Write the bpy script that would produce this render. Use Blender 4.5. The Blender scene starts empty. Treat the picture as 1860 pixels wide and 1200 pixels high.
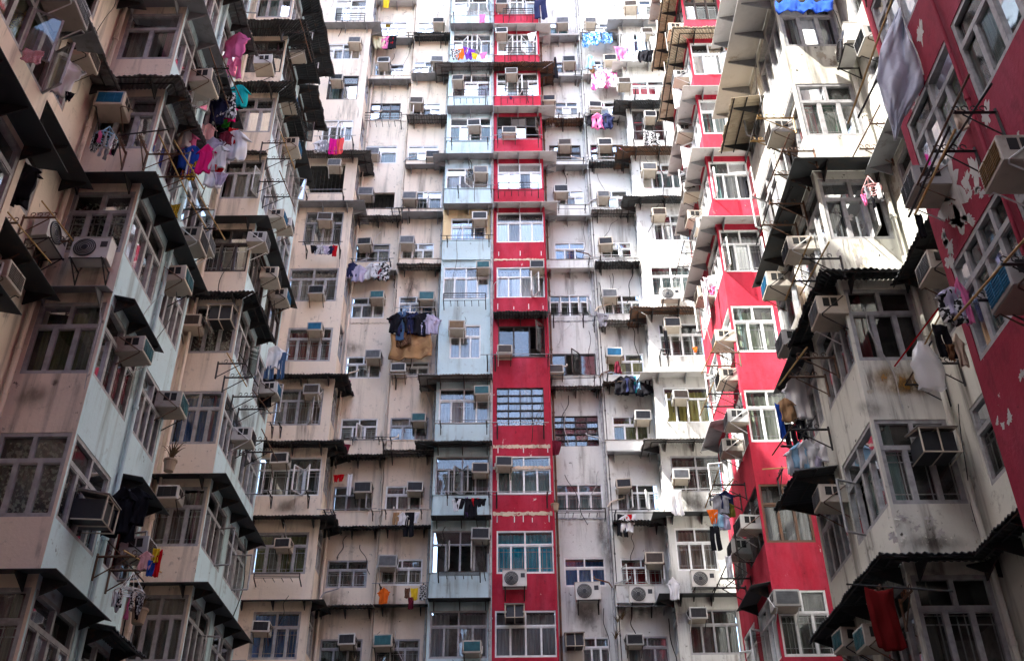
import bpy, bmesh, math, random
from mathutils import Vector, Matrix
random.seed(7)
sc = bpy.context.scene
COL = sc.collection
R = math.radians

# ------------------------------------------------------------------ camera model (photo pixels <-> metres)
F = 1840.0; TH = R(33.8); ROLL = R(0.5)
fw = Vector((0, math.cos(TH), math.sin(TH)))
up0 = Vector((0, -math.sin(TH), math.cos(TH))); rt0 = Vector((1, 0, 0))
UP = up0*math.cos(ROLL) + rt0*math.sin(ROLL); RT = rt0*math.cos(ROLL) - up0*math.sin(ROLL)
def ray(x, y): return fw + RT*((x-930)/F) + UP*((600-y)/F)
def onY(x, y, D): d = ray(x, y); return d*(D/d.y)
def onX(x, y, X): d = ray(x, y); return d*(X/d.x)
def proj(P):
    z = P.dot(fw); return 930+F*P.dot(RT)/z, 600-F*P.dot(UP)/z
def S(n): return 3.7+2.79*n          # sill height of storey n

# ------------------------------------------------------------------ mesh builder
class MB:
    def __init__(s): s.v = []; s.f = []; s.m = []
    def quad(s, a, b, c, d, m=0):
        i = len(s.v); s.v += [tuple(a), tuple(b), tuple(c), tuple(d)]; s.f.append((i, i+1, i+2, i+3)); s.m.append(m)
    def hexa(s, p, m=0):
        i = len(s.v); s.v += [tuple(q) for q in p]
        for f in ((0,1,2,3),(4,5,6,7),(0,1,5,4),(1,2,6,5),(2,3,7,6),(3,0,4,7)):
            s.f.append(tuple(i+k for k in f)); s.m.append(m)
    def box(s, x0, x1, y0, y1, z0, z1, m=0):
        s.hexa([(x0,y0,z0),(x1,y0,z0),(x1,y1,z0),(x0,y1,z0),(x0,y0,z1),(x1,y0,z1),(x1,y1,z1),(x0,y1,z1)], m)
    def fbox(s, fc, u0, u1, z0, z1, d0, d1, m=0):
        P = fc.P
        s.hexa([P(u0,z0,d0),P(u1,z0,d0),P(u1,z0,d1),P(u0,z0,d1),P(u0,z1,d0),P(u1,z1,d0),P(u1,z1,d1),P(u0,z1,d1)], m)
    def bar(s, a, b, w=.02, m=0, n=4):
        a = Vector(a); b = Vector(b); t = (b-a)
        if t.length < 1e-6: return
        t.normalize(); x = t.orthogonal().normalized(); y = t.cross(x)
        i = len(s.v)
        for p in (a, b):
            for k in range(n):
                an = 2*math.pi*(k+.5)/n; s.v.append(tuple(p + x*(w*math.cos(an)) + y*(w*math.sin(an))))
        for k in range(n):
            s.f.append((i+k, i+(k+1) % n, i+n+(k+1) % n, i+n+k)); s.m.append(m)
        s.f.append(tuple(i+k for k in range(n))); s.m.append(m)
        s.f.append(tuple(i+n+k for k in range(n))); s.m.append(m)
    def path(s, pts, w=.02, m=0, n=5):
        for a, b in zip(pts, pts[1:]): s.bar(a, b, w, m, n)
    def lathe(s, c, prof, n=16, m=0, ax=2):
        i = len(s.v); c = Vector(c)
        for r, h in prof:
            for k in range(n):
                a = 2*math.pi*k/n; q = [r*math.cos(a), r*math.sin(a), h]
                if ax == 1: q = [q[0], q[2], q[1]]
                s.v.append(tuple(c+Vector(q)))
        for j in range(len(prof)-1):
            for k in range(n):
                s.f.append((i+j*n+k, i+j*n+(k+1) % n, i+(j+1)*n+(k+1) % n, i+(j+1)*n+k)); s.m.append(m)
    def build(s, name, mats, parent=None, smooth=False, loc=None):
        me = bpy.data.meshes.new(name); me.from_pydata(s.v, [], s.f)
        if not isinstance(mats, (list, tuple)): mats = [mats]
        for q in mats: me.materials.append(q)
        me.polygons.foreach_set('material_index', s.m)
        if smooth: me.polygons.foreach_set('use_smooth', [True]*len(s.f))
        bm = bmesh.new(); bm.from_mesh(me)
        bmesh.ops.remove_doubles(bm, verts=bm.verts, dist=1e-5)
        bmesh.ops.recalc_face_normals(bm, faces=bm.faces); bm.to_mesh(me); bm.free()
        o = bpy.data.objects.new(name, me); COL.objects.link(o)
        if parent is not None: o.parent = parent
        return o

class Face:
    def __init__(s, o, u, n): s.o = Vector(o); s.u = Vector(u); s.n = Vector(n); s.rot = math.atan2(s.n.x, -s.n.y)
    def P(s, u, z, d=0): return s.o + s.u*u + s.n*d + Vector((0, 0, z))
    def px(s, x, y, d=0):            # photo pixel on the face (moved out by d) -> (u, z)
        p = onY(x, y, s.o.y + s.n.y*d) if abs(s.n.y) > .5 else onX(x, y, s.o.x + s.n.x*d)
        return (p-s.o).dot(s.u), p.z
def front(D): return Face((0, D, 0), (1, 0, 0), (0, -1, 0))
def lefty(X): return Face((X, 0, 0), (0, 1, 0), (1, 0, 0))      # faces +X
def righty(X): return Face((X, 0, 0), (0, 1, 0), (-1, 0, 0))    # faces -X

# ------------------------------------------------------------------ materials
class NT:
    def __init__(s, name):
        s.mat = bpy.data.materials.new(name); s.mat.use_nodes = True
        s.t = s.mat.node_tree; s.t.nodes.clear()
        s.out = s.n('ShaderNodeOutputMaterial')
    def n(s, k, **kw):
        q = s.t.nodes.new(k)
        for a, b in kw.items(): setattr(q, a, b)
        return q
    def l(s, a, b): s.t.links.new(a, b)
    def noise(s, scale, detail=4, rough=.55, vec=(1, 1, 1), off=(0, 0, 0)):
        tc = s.n('ShaderNodeTexCoord'); mp = s.n('ShaderNodeMapping'); mp.inputs['Scale'].default_value = vec; mp.inputs['Location'].default_value = off
        s.l(tc.outputs['Object'], mp.inputs['Vector'])
        q = s.n('ShaderNodeTexNoise'); q.inputs['Scale'].default_value = scale; q.inputs['Detail'].default_value = detail; q.inputs['Roughness'].default_value = rough
        s.l(mp.outputs[0], q.inputs['Vector']); return q.outputs['Fac']
    def ramp(s, fac, a, b, lo=0., hi=1.):
        q = s.n('ShaderNodeMapRange'); q.inputs['From Min'].default_value = a; q.inputs['From Max'].default_value = b
        q.inputs['To Min'].default_value = lo; q.inputs['To Max'].default_value = hi; q.interpolation_type = 'SMOOTHSTEP'
        s.l(fac, q.inputs['Value']); return q.outputs[0]
    def mix(s, fac, a, b, blend='MIX'):
        q = s.n('ShaderNodeMix', data_type='RGBA', blend_type=blend)
        if isinstance(fac, (int, float)): q.inputs[0].default_value = fac
        else: s.l(fac, q.inputs[0])
        for k, v in ((6, a), (7, b)):
            if isinstance(v, (tuple, list)): q.inputs[k].default_value = (*v[:3], 1)
            else: s.l(v, q.inputs[k])
        return q.outputs[2]
    def bsdf(s, col, rough=.8, metal=0, bump=None, bs=.2, bd=.02, spec=.3):
        b = s.n('ShaderNodeBsdfPrincipled')
        if isinstance(col, (tuple, list)): b.inputs['Base Color'].default_value = (*col[:3], 1)
        else: s.l(col, b.inputs['Base Color'])
        b.inputs['Roughness'].default_value = rough; b.inputs['Metallic'].default_value = metal
        b.inputs['Specular IOR Level'].default_value = spec
        if bump is not None:
            q = s.n('ShaderNodeBump'); q.inputs['Strength'].default_value = bs; q.inputs['Distance'].default_value = bd
            s.l(bump, q.inputs['Height']); s.l(q.outputs[0], b.inputs['Normal'])
        s.l(b.outputs[0], s.out.inputs[0]); return s.mat

def wall_mat(name, base, dirt=.5, peel=0, peelcol=(.55, .52, .47), grime=(.10, .085, .07), pscale=1.3, off=(0, 0, 0), fade=None):
    t = NT(name)
    n1 = t.noise(.55, 7, .62, off=off); n2 = t.noise(1.0, 6, .6, (2.6, 2.6, .22), off); n3 = t.noise(9, 5, .6); n4 = t.noise(2.6, 8, .7, off=off)
    c = t.mix(t.ramp(n1, .3, .75, 0, .35), base, tuple(k*.74+.03 for k in base))
    if fade: c = t.mix(t.ramp(t.noise(.8, 8, .68, (1, 1, .45), (off[2], 3, off[0])), .42, .68, 0, .75), c, fade); c = t.mix(t.ramp(t.noise(3.5, 7, .7, (1, 1, .6), off), .5, .72, 0, .5), c, tuple(k*.45 for k in base))
    c = t.mix(t.ramp(n3, .3, .8, 0, .18), c, tuple(min(1, k*1.12+.02) for k in base))
    c = t.mix(t.ramp(n2, .50, .74, 0, dirt), c, grime)
    c = t.mix(t.ramp(n4, .57, .72, 0, dirt*.8), c, grime)
    n5 = t.noise(5.5, 6, .7, (1, 1, .8), (off[1], off[0], 3)); c = t.mix(t.ramp(n5, .64, .70, 0, min(1, dirt*1.3)), c, tuple(k*.6 for k in grime))
    n6 = t.noise(5, 5, .65, (1, 1, .10), off); mk_ = t.n('ShaderNodeMath', operation='MULTIPLY'); t.l(t.ramp(n6, .55, .68, 0, dirt*.9), mk_.inputs[0]); t.l(t.ramp(t.noise(.9, 3, .5, off=(off[2], 5, off[0])), .46, .62), mk_.inputs[1]); c = t.mix(mk_.outputs[0], c, grime)
    h = t.noise(16, 6, .65)
    if peel:
        pn = t.noise(pscale, 12, .74, (1, 1, .6), (off[0]+3, off[1]+7, 2)); k = t.ramp(pn, .68-peel*.16, .69-peel*.16)
        c = t.mix(k, c, peelcol)
        mm = t.n('ShaderNodeMath', operation='SUBTRACT'); t.l(h, mm.inputs[0]); t.l(k, mm.inputs[1]); h = mm.outputs[0]
    return t.bsdf(c, .85, 0, h, .35, .02, .25)

def plain(name, col, rough=.6, metal=0, var=.15, spec=.35, sc_=6):
    t = NT(name); n = t.noise(sc_, 5, .6)
    return t.bsdf(t.mix(t.ramp(n, .35, .75), col, tuple(k*(1-var*1.6) for k in col)), rough, metal, None, spec=spec)

def rusty(name, col, rust=(.16, .07, .035), amt=.5, rough=.75, metal=0.):
    t = NT(name); n = t.noise(3.2, 8, .68); n2 = t.noise(22, 4, .6); n3 = t.noise(1.0, 5, .6, (1.5, 1.5, 1.5))
    c = t.mix(t.ramp(n, .62-amt*.25, .74, 0, .85), col, rust); c = t.mix(t.ramp(n3, .45, .8, 0, .2+.3*amt), c, (.05, .045, .04))
    return t.bsdf(c, rough, metal, n2, .15, .01, .3)

def cloth(name, cols, pat=None, scale=18):
    t = NT(name); c = cols[0]
    if pat == 'spot':
        q = t.n('ShaderNodeTexVoronoi'); tc = t.n('ShaderNodeTexCoord'); q.inputs['Scale'].default_value = scale
        t.l(tc.outputs['Object'], q.inputs['Vector']); c = t.mix(t.ramp(q.outputs['Distance'], .28, .40), cols[1], cols[0])
    elif pat == 'blob':
        c = t.mix(t.ramp(t.noise(scale, 3, .5), .46, .54), cols[0], cols[1])
        if len(cols) > 2: c = t.mix(t.ramp(t.noise(scale*.8, 3, .5, off=(9, 4, 2)), .55, .6), c, cols[2])
    elif pat == 'stripe':
        q = t.n('ShaderNodeTexWave', bands_direction='X'); tc = t.n('ShaderNodeTexCoord'); q.inputs['Scale'].default_value = scale
        t.l(tc.outputs['Object'], q.inputs['Vector']); c = t.mix(t.ramp(q.outputs['Fac'], .45, .55), cols[0], cols[1])
    n = t.noise(60, 3, .6)
    b = t.n('ShaderNodeBsdfPrincipled')
    if isinstance(c, tuple): b.inputs['Base Color'].default_value = (*c, 1)
    else: t.l(c, b.inputs['Base Color'])
    b.inputs['Roughness'].default_value = .95; b.inputs['Specular IOR Level'].default_value = .1
    tr = t.n('ShaderNodeBsdfTranslucent'); mx = t.n('ShaderNodeMixShader'); mx.inputs[0].default_value = .22
    if isinstance(c, tuple): tr.inputs[0].default_value = (*c, 1)
    else: t.l(c, tr.inputs[0])
    t.l(b.outputs[0], mx.inputs[1]); t.l(tr.outputs[0], mx.inputs[2]); t.l(mx.outputs[0], t.out.inputs[0])
    return t.mat

def curtain_mat(name, col, pat=None, col2=None):
    t = NT(name); n = t.noise(3, 4, .6, (14, 14, .25)); c = t.mix(t.ramp(n, .3, .75), col, tuple(k*.5 for k in col))
    if pat: c = t.mix(t.ramp(t.noise(14, 3, .5), .5, .58), c, col2)
    return t.bsdf(c, .95, spec=.1)

def glass_mat(name, tint=(.82, .86, .85), refl=.72, dust=.05):
    t = NT(name); tr = t.n('ShaderNodeBsdfTransparent'); tr.inputs[0].default_value = (*tint, 1)
    gl = t.n('ShaderNodeBsdfGlossy'); gl.inputs['Roughness'].default_value = .03; gl.inputs[0].default_value = (.9, .95, 1, 1)
    q = t.n('ShaderNodeBump'); q.inputs['Strength'].default_value = .06; q.inputs['Distance'].default_value = .05
    t.l(t.noise(1.6, 2, .5), q.inputs['Height']); t.l(q.outputs[0], gl.inputs['Normal'])
    fr = t.n('ShaderNodeFresnel'); fr.inputs[0].default_value = 1.5
    m1 = t.n('ShaderNodeMath', operation='MULTIPLY_ADD'); m1.inputs[1].default_value = refl; m1.inputs[2].default_value = .03; m1.use_clamp = True
    t.l(fr.outputs[0], m1.inputs[0]); mx = t.n('ShaderNodeMixShader'); t.l(m1.outputs[0], mx.inputs[0]); t.l(tr.outputs[0], mx.inputs[1]); t.l(gl.outputs[0], mx.inputs[2])
    df = t.n('ShaderNodeBsdfDiffuse'); df.inputs[0].default_value = (.55, .55, .52, 1); m2 = t.n('ShaderNodeMixShader')
    t.l(t.ramp(t.noise(2.2, 6, .6), .35, .8, 0, dust*2.5), m2.inputs[0]); t.l(mx.outputs[0], m2.inputs[1]); t.l(df.outputs[0], m2.inputs[2])
    t.l(m2.outputs[0], t.out.inputs[0]); return t.mat

M = {}
M['peach'] = wall_mat('peach_render', (.75, .65, .53), .6)
M['peachd'] = wall_mat('peach_render_stained', (.73, .62, .505), .68, off=(4, 2, 1))
M['blue'] = wall_mat('pale_blue_paint', (.49, .635, .67), .55, off=(1, 5, 2))
M['red'] = wall_mat('red_paint', (.37, .008, .03), .4, .22, (.62, .5, .45), (.08, .008, .015), 2.2, (2, 2, 8), (.44, .045, .085))
M['crimson'] = wall_mat('crimson_paint_peeling', (.24, .008, .028), .40, .12, (.45, .42, .40), (.06, .008, .012), 1.6, (6, 1, 4), (.30, .035, .07))
M['white'] = wall_mat('off_white_paint', (.61, .615, .585), .75, .14, (.45, .42, .38), off=(3, 8, 5))
M['cream'] = wall_mat('cream_paint_flaking', (.60, .595, .53), .85, .5, (.40, .36, .29), off=(9, 3, 6))
M['yellow'] = wall_mat('yellow_cream_paint', (.66, .52, .30), .4, off=(2, 9, 1))
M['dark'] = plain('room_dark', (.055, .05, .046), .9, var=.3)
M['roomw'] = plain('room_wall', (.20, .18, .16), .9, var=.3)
M['alu'] = plain('grey_aluminium', (.36, .36, .37), .5, .15, .2)
M['aluw'] = plain('white_aluminium', (.74, .75, .75), .5, 0, .12)
M['alud'] = plain('dark_bronze_frame', (.055, .042, .038), .5, .1, .3)
M['alul'] = plain('lilac_grey_frame', (.36, .36, .365), .55, .05, .25)
M['steel'] = rusty('black_steel', (.03, .03, .032), amt=.35)
M['rust'] = rusty('rusted_steel', (.11, .07, .05), (.22, .085, .035), .8)
M['galv'] = rusty('galvanised_sheet', (.26, .27, .285), (.13, .12, .115), .45)
M['galvl'] = rusty('pale_galvanised_sheet', (.52, .51, .50), (.28, .24, .20), .25)
M['tar'] = rusty('dark_corrugated_sheet', (.05, .057, .062), (.10, .08, .065), .4)
M['corr'] = rusty('weathered_corrugated_sheet', (.22, .215, .21), (.12, .075, .05), .6)
M['corrb'] = rusty('beige_corrugated_plastic', (.50, .42, .31), (.24, .15, .09), .4)
M['glass'] = glass_mat('window_glass')
M['glassd'] = glass_mat('dusty_glass', (.6, .66, .66), 1.2, .16)
M['grille'] = plain('white_grille_paint', (.40, .40, .385), .6)
M['pipe'] = plain('grey_pipe', (.42, .42, .42), .6, var=.3)
M['acw'] = plain('white_ac_case', (.54, .53, .50), .5, var=.12, sc_=3)
M['acb'] = rusty('beige_ac_case', (.50, .44, .36), (.26, .17, .11), .35)
M['acg'] = rusty('grey_ac_case', (.36, .36, .35), (.20, .15, .11), .3); M['acd'] = rusty('dirty_ac_case', (.42, .39, .34), (.17, .11, .07), .6); M['ac_n'] = plain('ac_grille_brown', (.07, .055, .045), .5)
M['black'] = plain('black_void', (.012, .012, .012), .8)
for k, c in dict(b=(.02, .17, .33), t=(.03, .15, .18), d=(.025, .028, .034), g=(.14, .15, .165), s=(.08, .14, .22), y=(.20, .11, .03)).items(): M['ac_'+k] = plain('ac_grille_'+k, c, .45, var=.2)
M['bamboo'] = plain('bamboo', (.42, .26, .09), .6)
M['leaf'] = plain('leaf_green', (.13, .24, .03), .6, var=.4)
M['twig'] = plain('dry_twig', (.12, .08, .04), .8)
M['pot'] = plain('clay_pot', (.34, .25, .17), .8)
CUR = dict(W=((.55, .55, .54),), L=((.34, .335, .355),), G=((.10, .22, .15),), O=((.12, .135, .035),), Y=((.46, .40, .13),), T=((.01, .42, .58),), A=((.17, .28, .27),),
           B=((.05, .17, .42),), R=((.22, .03, .035),), E=((.27, .24, .20),), P=((.02, .02, .02), 'p', (.30, .32, .26)), V=((.16, .05, .09),), D=((.08, .085, .07),), K=((.34, .40, .28),))
for k, v in CUR.items(): M['cur_'+k] = curtain_mat('curtain_'+k, *v)
CL = dict(black=((.012, .012, .016),), navy=((.02, .025, .07),), white=((.72, .72, .74),), lavender=((.48, .44, .58),), grey=((.28, .28, .31),), denim=((.07, .13, .24),), pink=((.72, .18, .38),), palepink=((.74, .42, .42),), hotpink=((.80, .02, .20),),
          magenta=((.62, .01, .22),), red=((.55, .008, .014),), coral=((.78, .10, .10),), orange=((.80, .16, .02),), yellow=((.72, .50, .03),), green=((.06, .48, .05),), teal=((.01, .36, .38),), blue=((.02, .08, .42),), lightblue=((.32, .55, .72),),
          purple=((.18, .05, .42),), maroon=((.13, .015, .03),), beige=((.56, .45, .35),), tan=((.38, .23, .12),), brown=((.16, .08, .04),), cream=((.72, .66, .46),), olive=((.12, .11, .02),), darkred=((.14, .008, .008),))
for k, v in CL.items(): M['cl_'+k] = cloth(k+'_cloth', v)
M['cl_leopard'] = cloth('leopard_cloth', ((.10, .05, .03), (.32, .18, .10)), 'spot', 22)
M['cl_yellowspot'] = cloth('yellow_spotted_cloth', ((.72, .46, .03), (.05, .03, .01)), 'blob', 20)
M['cl_bluefloral'] = cloth('blue_floral_cloth', ((.03, .22, .60), (.45, .66, .85), (.02, .07, .25)), 'blob', 9)
M['cl_pinkfloral'] = cloth('pink_floral_cloth', ((.74, .62, .66), (.66, .10, .34), (.8, .72, .72)), 'blob', 4)
M['cl_bluestripe'] = cloth('blue_striped_cloth', ((.72, .75, .78), (.10, .30, .55)), 'stripe', 14)
M['cl_redstripe'] = cloth('red_striped_cloth', ((.74, .72, .72), (.60, .03, .05)), 'stripe', 9)
M['cl_mono'] = cloth('black_and_white_cloth', ((.02, .02, .02), (.65, .65, .65)), 'blob', 9)
M['cl_tarp'] = cloth('silver_tarp', ((.62, .64, .72), (.54, .56, .64)), 'blob', 3)
M['cl_canvas'] = cloth('tan_canvas', ((.42, .25, .12), (.32, .18, .09)), 'blob', 3)
t = NT('clear_plastic'); _a = t.n('ShaderNodeBsdfTransparent'); _b = t.n('ShaderNodeBsdfPrincipled'); _b.inputs['Base Color'].default_value = (.7, .7, .72, 1); _b.inputs['Roughness'].default_value = .15
_c = t.n('ShaderNodeMixShader'); _c.inputs[0].default_value = .45; t.l(_a.outputs[0], _c.inputs[1]); t.l(_b.outputs[0], _c.inputs[2]); t.l(_c.outputs[0], t.out.inputs[0]); M['cl_plastic'] = t.mat

def stain_mat(name, col, k=.8, up=False):
    t = NT(name); tc = t.n('ShaderNodeTexCoord'); mp = t.n('ShaderNodeMapping'); mp.inputs['Location'].default_value = (-1, -1, -1); mp.inputs['Scale'].default_value = (2, 2, 2)
    t.l(tc.outputs['Generated'], mp.inputs[0]); sx = t.n('ShaderNodeSeparateXYZ'); t.l(mp.outputs[0], sx.inputs[0]); cx = t.n('ShaderNodeCombineXYZ'); t.l(sx.outputs[0], cx.inputs[0]); t.l(sx.outputs[2], cx.inputs[1])
    ln = t.n('ShaderNodeVectorMath', operation='LENGTH'); t.l(cx.outputs[0], ln.inputs[0]); r = t.ramp(ln.outputs['Value'], 1.0, .1)
    nz = t.ramp(t.noise(4, 7, .65, (1, 1, .5)), .3, .62); m = t.n('ShaderNodeMath', operation='MULTIPLY'); t.l(r, m.inputs[0]); t.l(nz, m.inputs[1]); m2 = t.n('ShaderNodeMath', operation='MULTIPLY'); t.l(m.outputs[0], m2.inputs[0]); m2.inputs[1].default_value = k
    a = t.n('ShaderNodeBsdfTransparent'); b = t.n('ShaderNodeBsdfDiffuse'); b.inputs[0].default_value = (*col, 1); x = t.n('ShaderNodeMixShader'); t.l(m2.outputs[0], x.inputs[0]); t.l(a.outputs[0], x.inputs[1]); t.l(b.outputs[0], x.inputs[2]); t.l(x.outputs[0], t.out.inputs[0]); return t.mat
# ------------------------------------------------------------------ things and labels
THINGS = []
def tag(o, label, cat, group=None, pos=None):
    o['label'] = label; o['category'] = cat
    if group: o['group'] = group
    THINGS.append((o, label, pos if pos is not None else o.matrix_basis.translation.copy()))
def empty(name, loc, rot=0):
    o = bpy.data.objects.new(name, None); o.location = loc; o.rotation_euler = (0, 0, rot); o.empty_display_size = .1; COL.objects.link(o); return o
def copy_tree(o, parent=None):
    c = o.copy(); COL.objects.link(c)
    if parent is not None: c.parent = parent
    for ch in KIDS.get(o.name, []): copy_tree(ch, c)
    return c
KIDS = {}
def kids(o): KIDS[o.name] = list(o.children); [kids(c) for c in o.children]
ORD = 'zeroth first second third fourth fifth sixth seventh eighth ninth tenth eleventh twelfth thirteenth fourteenth fifteenth'.split()
# ------------------------------------------------------------------ building pieces
def sheet(mb, fc, u0, u1, z0, z1, holes=(), m=0, rev=.13, zones=()):
    if u1-u0 < 1e-3: return
    us = {u0, u1}; zs = {z0, z1}
    for h in holes: us |= {min(max(h[0], u0), u1), min(max(h[1], u0), u1)}; zs |= {min(max(h[2], z0), z1), min(max(h[3], z0), z1)}
    for q in zones: zs |= {q[0], q[1]}
    us = sorted(us); zs = sorted(zs)
    for a, b in zip(us, us[1:]):
        if b-a < 1e-4: continue
        for c, d in zip(zs, zs[1:]):
            if d-c < 1e-4: continue
            uc = (a+b)/2; zc = (c+d)/2
            if any(h[0] < uc < h[1] and h[2] < zc < h[3] for h in holes): continue
            mm = m
            for q in zones:
                if q[0] < zc < q[1]: mm = q[2]
            mb.quad(fc.P(a, c), fc.P(b, c), fc.P(b, d), fc.P(a, d), mm)
    for h in holes:
        a, b, c, d = h[:4]; P = fc.P
        mb.quad(P(a,c), P(b,c), P(b,c,-rev), P(a,c,-rev), m); mb.quad(P(a,d), P(b,d), P(b,d,-rev), P(a,d,-rev), m)
        mb.quad(P(a,c), P(a,d), P(a,d,-rev), P(a,c,-rev), m); mb.quad(P(b,c), P(b,d), P(b,d,-rev), P(b,c,-rev), m)

STY = dict(a=(2, 4, .33), b=(2, 3, .34), c=(1, 2, .34), e=(2, 2, .35), d=(3, 3, .42), f=(0, 3, 0), h=(4, 4, .32), i=(2, 5, .33), j=(0, 4, 0))
def window(bld, fc, u0, u1, z0, z1, st='a', cur='W', opens='', fr='alu', dd=0., grille=True, label=None):
    """opens: letters per lower pane, '.'=shut, L/R = leaf hinged on that side and swung out."""
    P = fc.P; mb = MB()
    if st == 'v':
        for k in range(9): mb.fbox(fc, u0+(u1-u0)*(k+.5)/9-.012, u0+(u1-u0)*(k+.5)/9+.012, z0, z1, -.4, -.37)
        w = mb.build('window', M['steel'], bld); w['label'] = 'dark open window hole without glass'; return w
    W = u1-u0; H = z1-z0; t = .075 if fr == 'l' else .05; grille = grille and random.random() < .62; d0, d1 = -.09+dd, -.015+dd
    cells = []
    def vb(u, a, b, w=t*.5): mb.fbox(fc, u-w, u+w, a, b, d0, d1)
    def hb(z, a, b, w=t*.5): mb.fbox(fc, a, b, z-w, z+w, d0+.003, d1+.004)
    if st == 'g':
        nu, nl = 4, 5
        for k in range(nu+1): vb(u0+W*k/nu, z0, z1, .022)
        for k in range(nl+1): hb(z0+H*k/nl, u0, u1, .018)
        for i in range(nu):
            for j in range(nl): cells.append((u0+W*i/nu, u0+W*(i+1)/nu, z0+H*j/nl, z0+H*(j+1)/nl, '.', 0))
    else:
        nu, nl, tr = STY[st]
        hb(z0+t/2, u0, u1); hb(z1-t/2, u0, u1); vb(u0+t/2, z0, z1); vb(u1-t/2, z0, z1)
        zt = z1-H*tr
        if nu:
            hb(zt, u0, u1, t*.6)
            for k in range(1, nu): vb(u0+W*k/nu, zt, z1)
            for k in range(nu): cells.append((u0+W*k/nu, u0+W*(k+1)/nu, zt, z1, '.', 0))
        for k in range(1, nl): vb(u0+W*k/nl, z0, zt, t*.62)
        for k in range(nl): cells.append((u0+W*k/nl, u0+W*(k+1)/nl, z0, zt, opens[k] if k < len(opens) else '.', 1))
        if not opens.strip('.'):     # fixed sash borders
            for c in cells:
                if c[5]:
                    a, b = c[0]+t*.6, c[1]-t*.6
                    for zz in (c[2]+.055, c[3]-.05): mb.fbox(fc, a, b, zz-.018, zz+.018, d0+.02, d1-.012)
    fm = M[{'alu': 'alu', 'w': 'aluw', 'd': 'alud', 'l': 'alul', 's': 'steel'}.get(fr, fr)]
    w = mb.build('window', fm, bld)
    if label: w['label'] = label
    pn = MB(); gm = MB(); dm = (d0+d1)/2
    for i, c in enumerate(cells):
        if c[4] == '.': 
            j = random.uniform(-.012, .012)
            pn.quad(P(c[0], c[2], dm-.01+j), P(c[1], c[2], dm-.01-j), P(c[1], c[3], dm-.012-j), P(c[0], c[3], dm-.012+j))
        else:
            lf = MB(); L = c[4] in 'L'; uh = c[0]+.02 if L else c[1]-.02; wd = (c[1]-c[0])-.04
            an = R(random.uniform(50, 95)); du = (1 if L else -1)*math.cos(an); dn = math.sin(an)
            def Q(s, z): return P(uh+du*s, z, d1+.01+dn*s)
            a, b = c[2]+.03, c[3]-.03; bw = .021
            for p, q in ((Q(0,a),Q(wd,a)),(Q(0,b),Q(wd,b)),(Q(0,a),Q(0,b)),(Q(wd,a),Q(wd,b))): lf.bar(p, q, bw*1.2, 0)
            lf.quad(Q(0,a), Q(wd,a), Q(wd,b), Q(0,b), 1)
            lf.build('casement', [fm, M['glass']], w)
        if c[5] and grille:
            a, b, lo, hi = c[0]+(c[1]-c[0])*.2, c[1]-(c[1]-c[0])*.2, c[2]+.09, c[3]-.08
            d = d0-.05; tk = .009
            for uu in (a, b): gm.fbox(fc, uu-tk, uu+tk, lo-.07, hi+.06, d, d+.015)
            for zz in (lo, hi, lo+(hi-lo)*.16, hi-(hi-lo)*.16): gm.fbox(fc, c[0]+.03, c[1]-.03, zz-tk, zz+tk, d+.002, d+.018)
            if random.random() < .3: gm.fbox(fc, (a+b)/2-tk, (a+b)/2+tk, lo, hi, d+.001, d+.016)
    if pn.f: pn.build('pane', M['glassd' if st == 'g' else 'glass'], w)
    if gm.f: gm.build('security_grille', M['grille'], w)
    if cur and cur != 'N':
        cm = MB(); n = max(6, int(W/.035)); ph = random.random()*6; fq = random.uniform(38, 60)
        gaps = []
        if random.random() < .45: g = random.uniform(.15, .8); gaps = [(g, g+random.uniform(.05, .22))]
        zlo = z0+.02; zhi = z1-.03
        pr = None
        for k in range(n+1):
            f = k/n; uu = u0+.02+(W-.04)*f; dd_ = d0-.24+.03*math.sin(uu*fq+ph+.8*math.sin(uu*9))
            if pr and not any(g[0] < f < g[1] for g in gaps): cm.quad(P(pr[0], zlo, pr[1]), P(uu, zlo, dd_), P(uu, zhi, dd_), P(pr[0], zhi, pr[1]))
            pr = (uu, dd_)
        cm.build('curtain', M['cur_'+cur], w, True)
    return w

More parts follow.
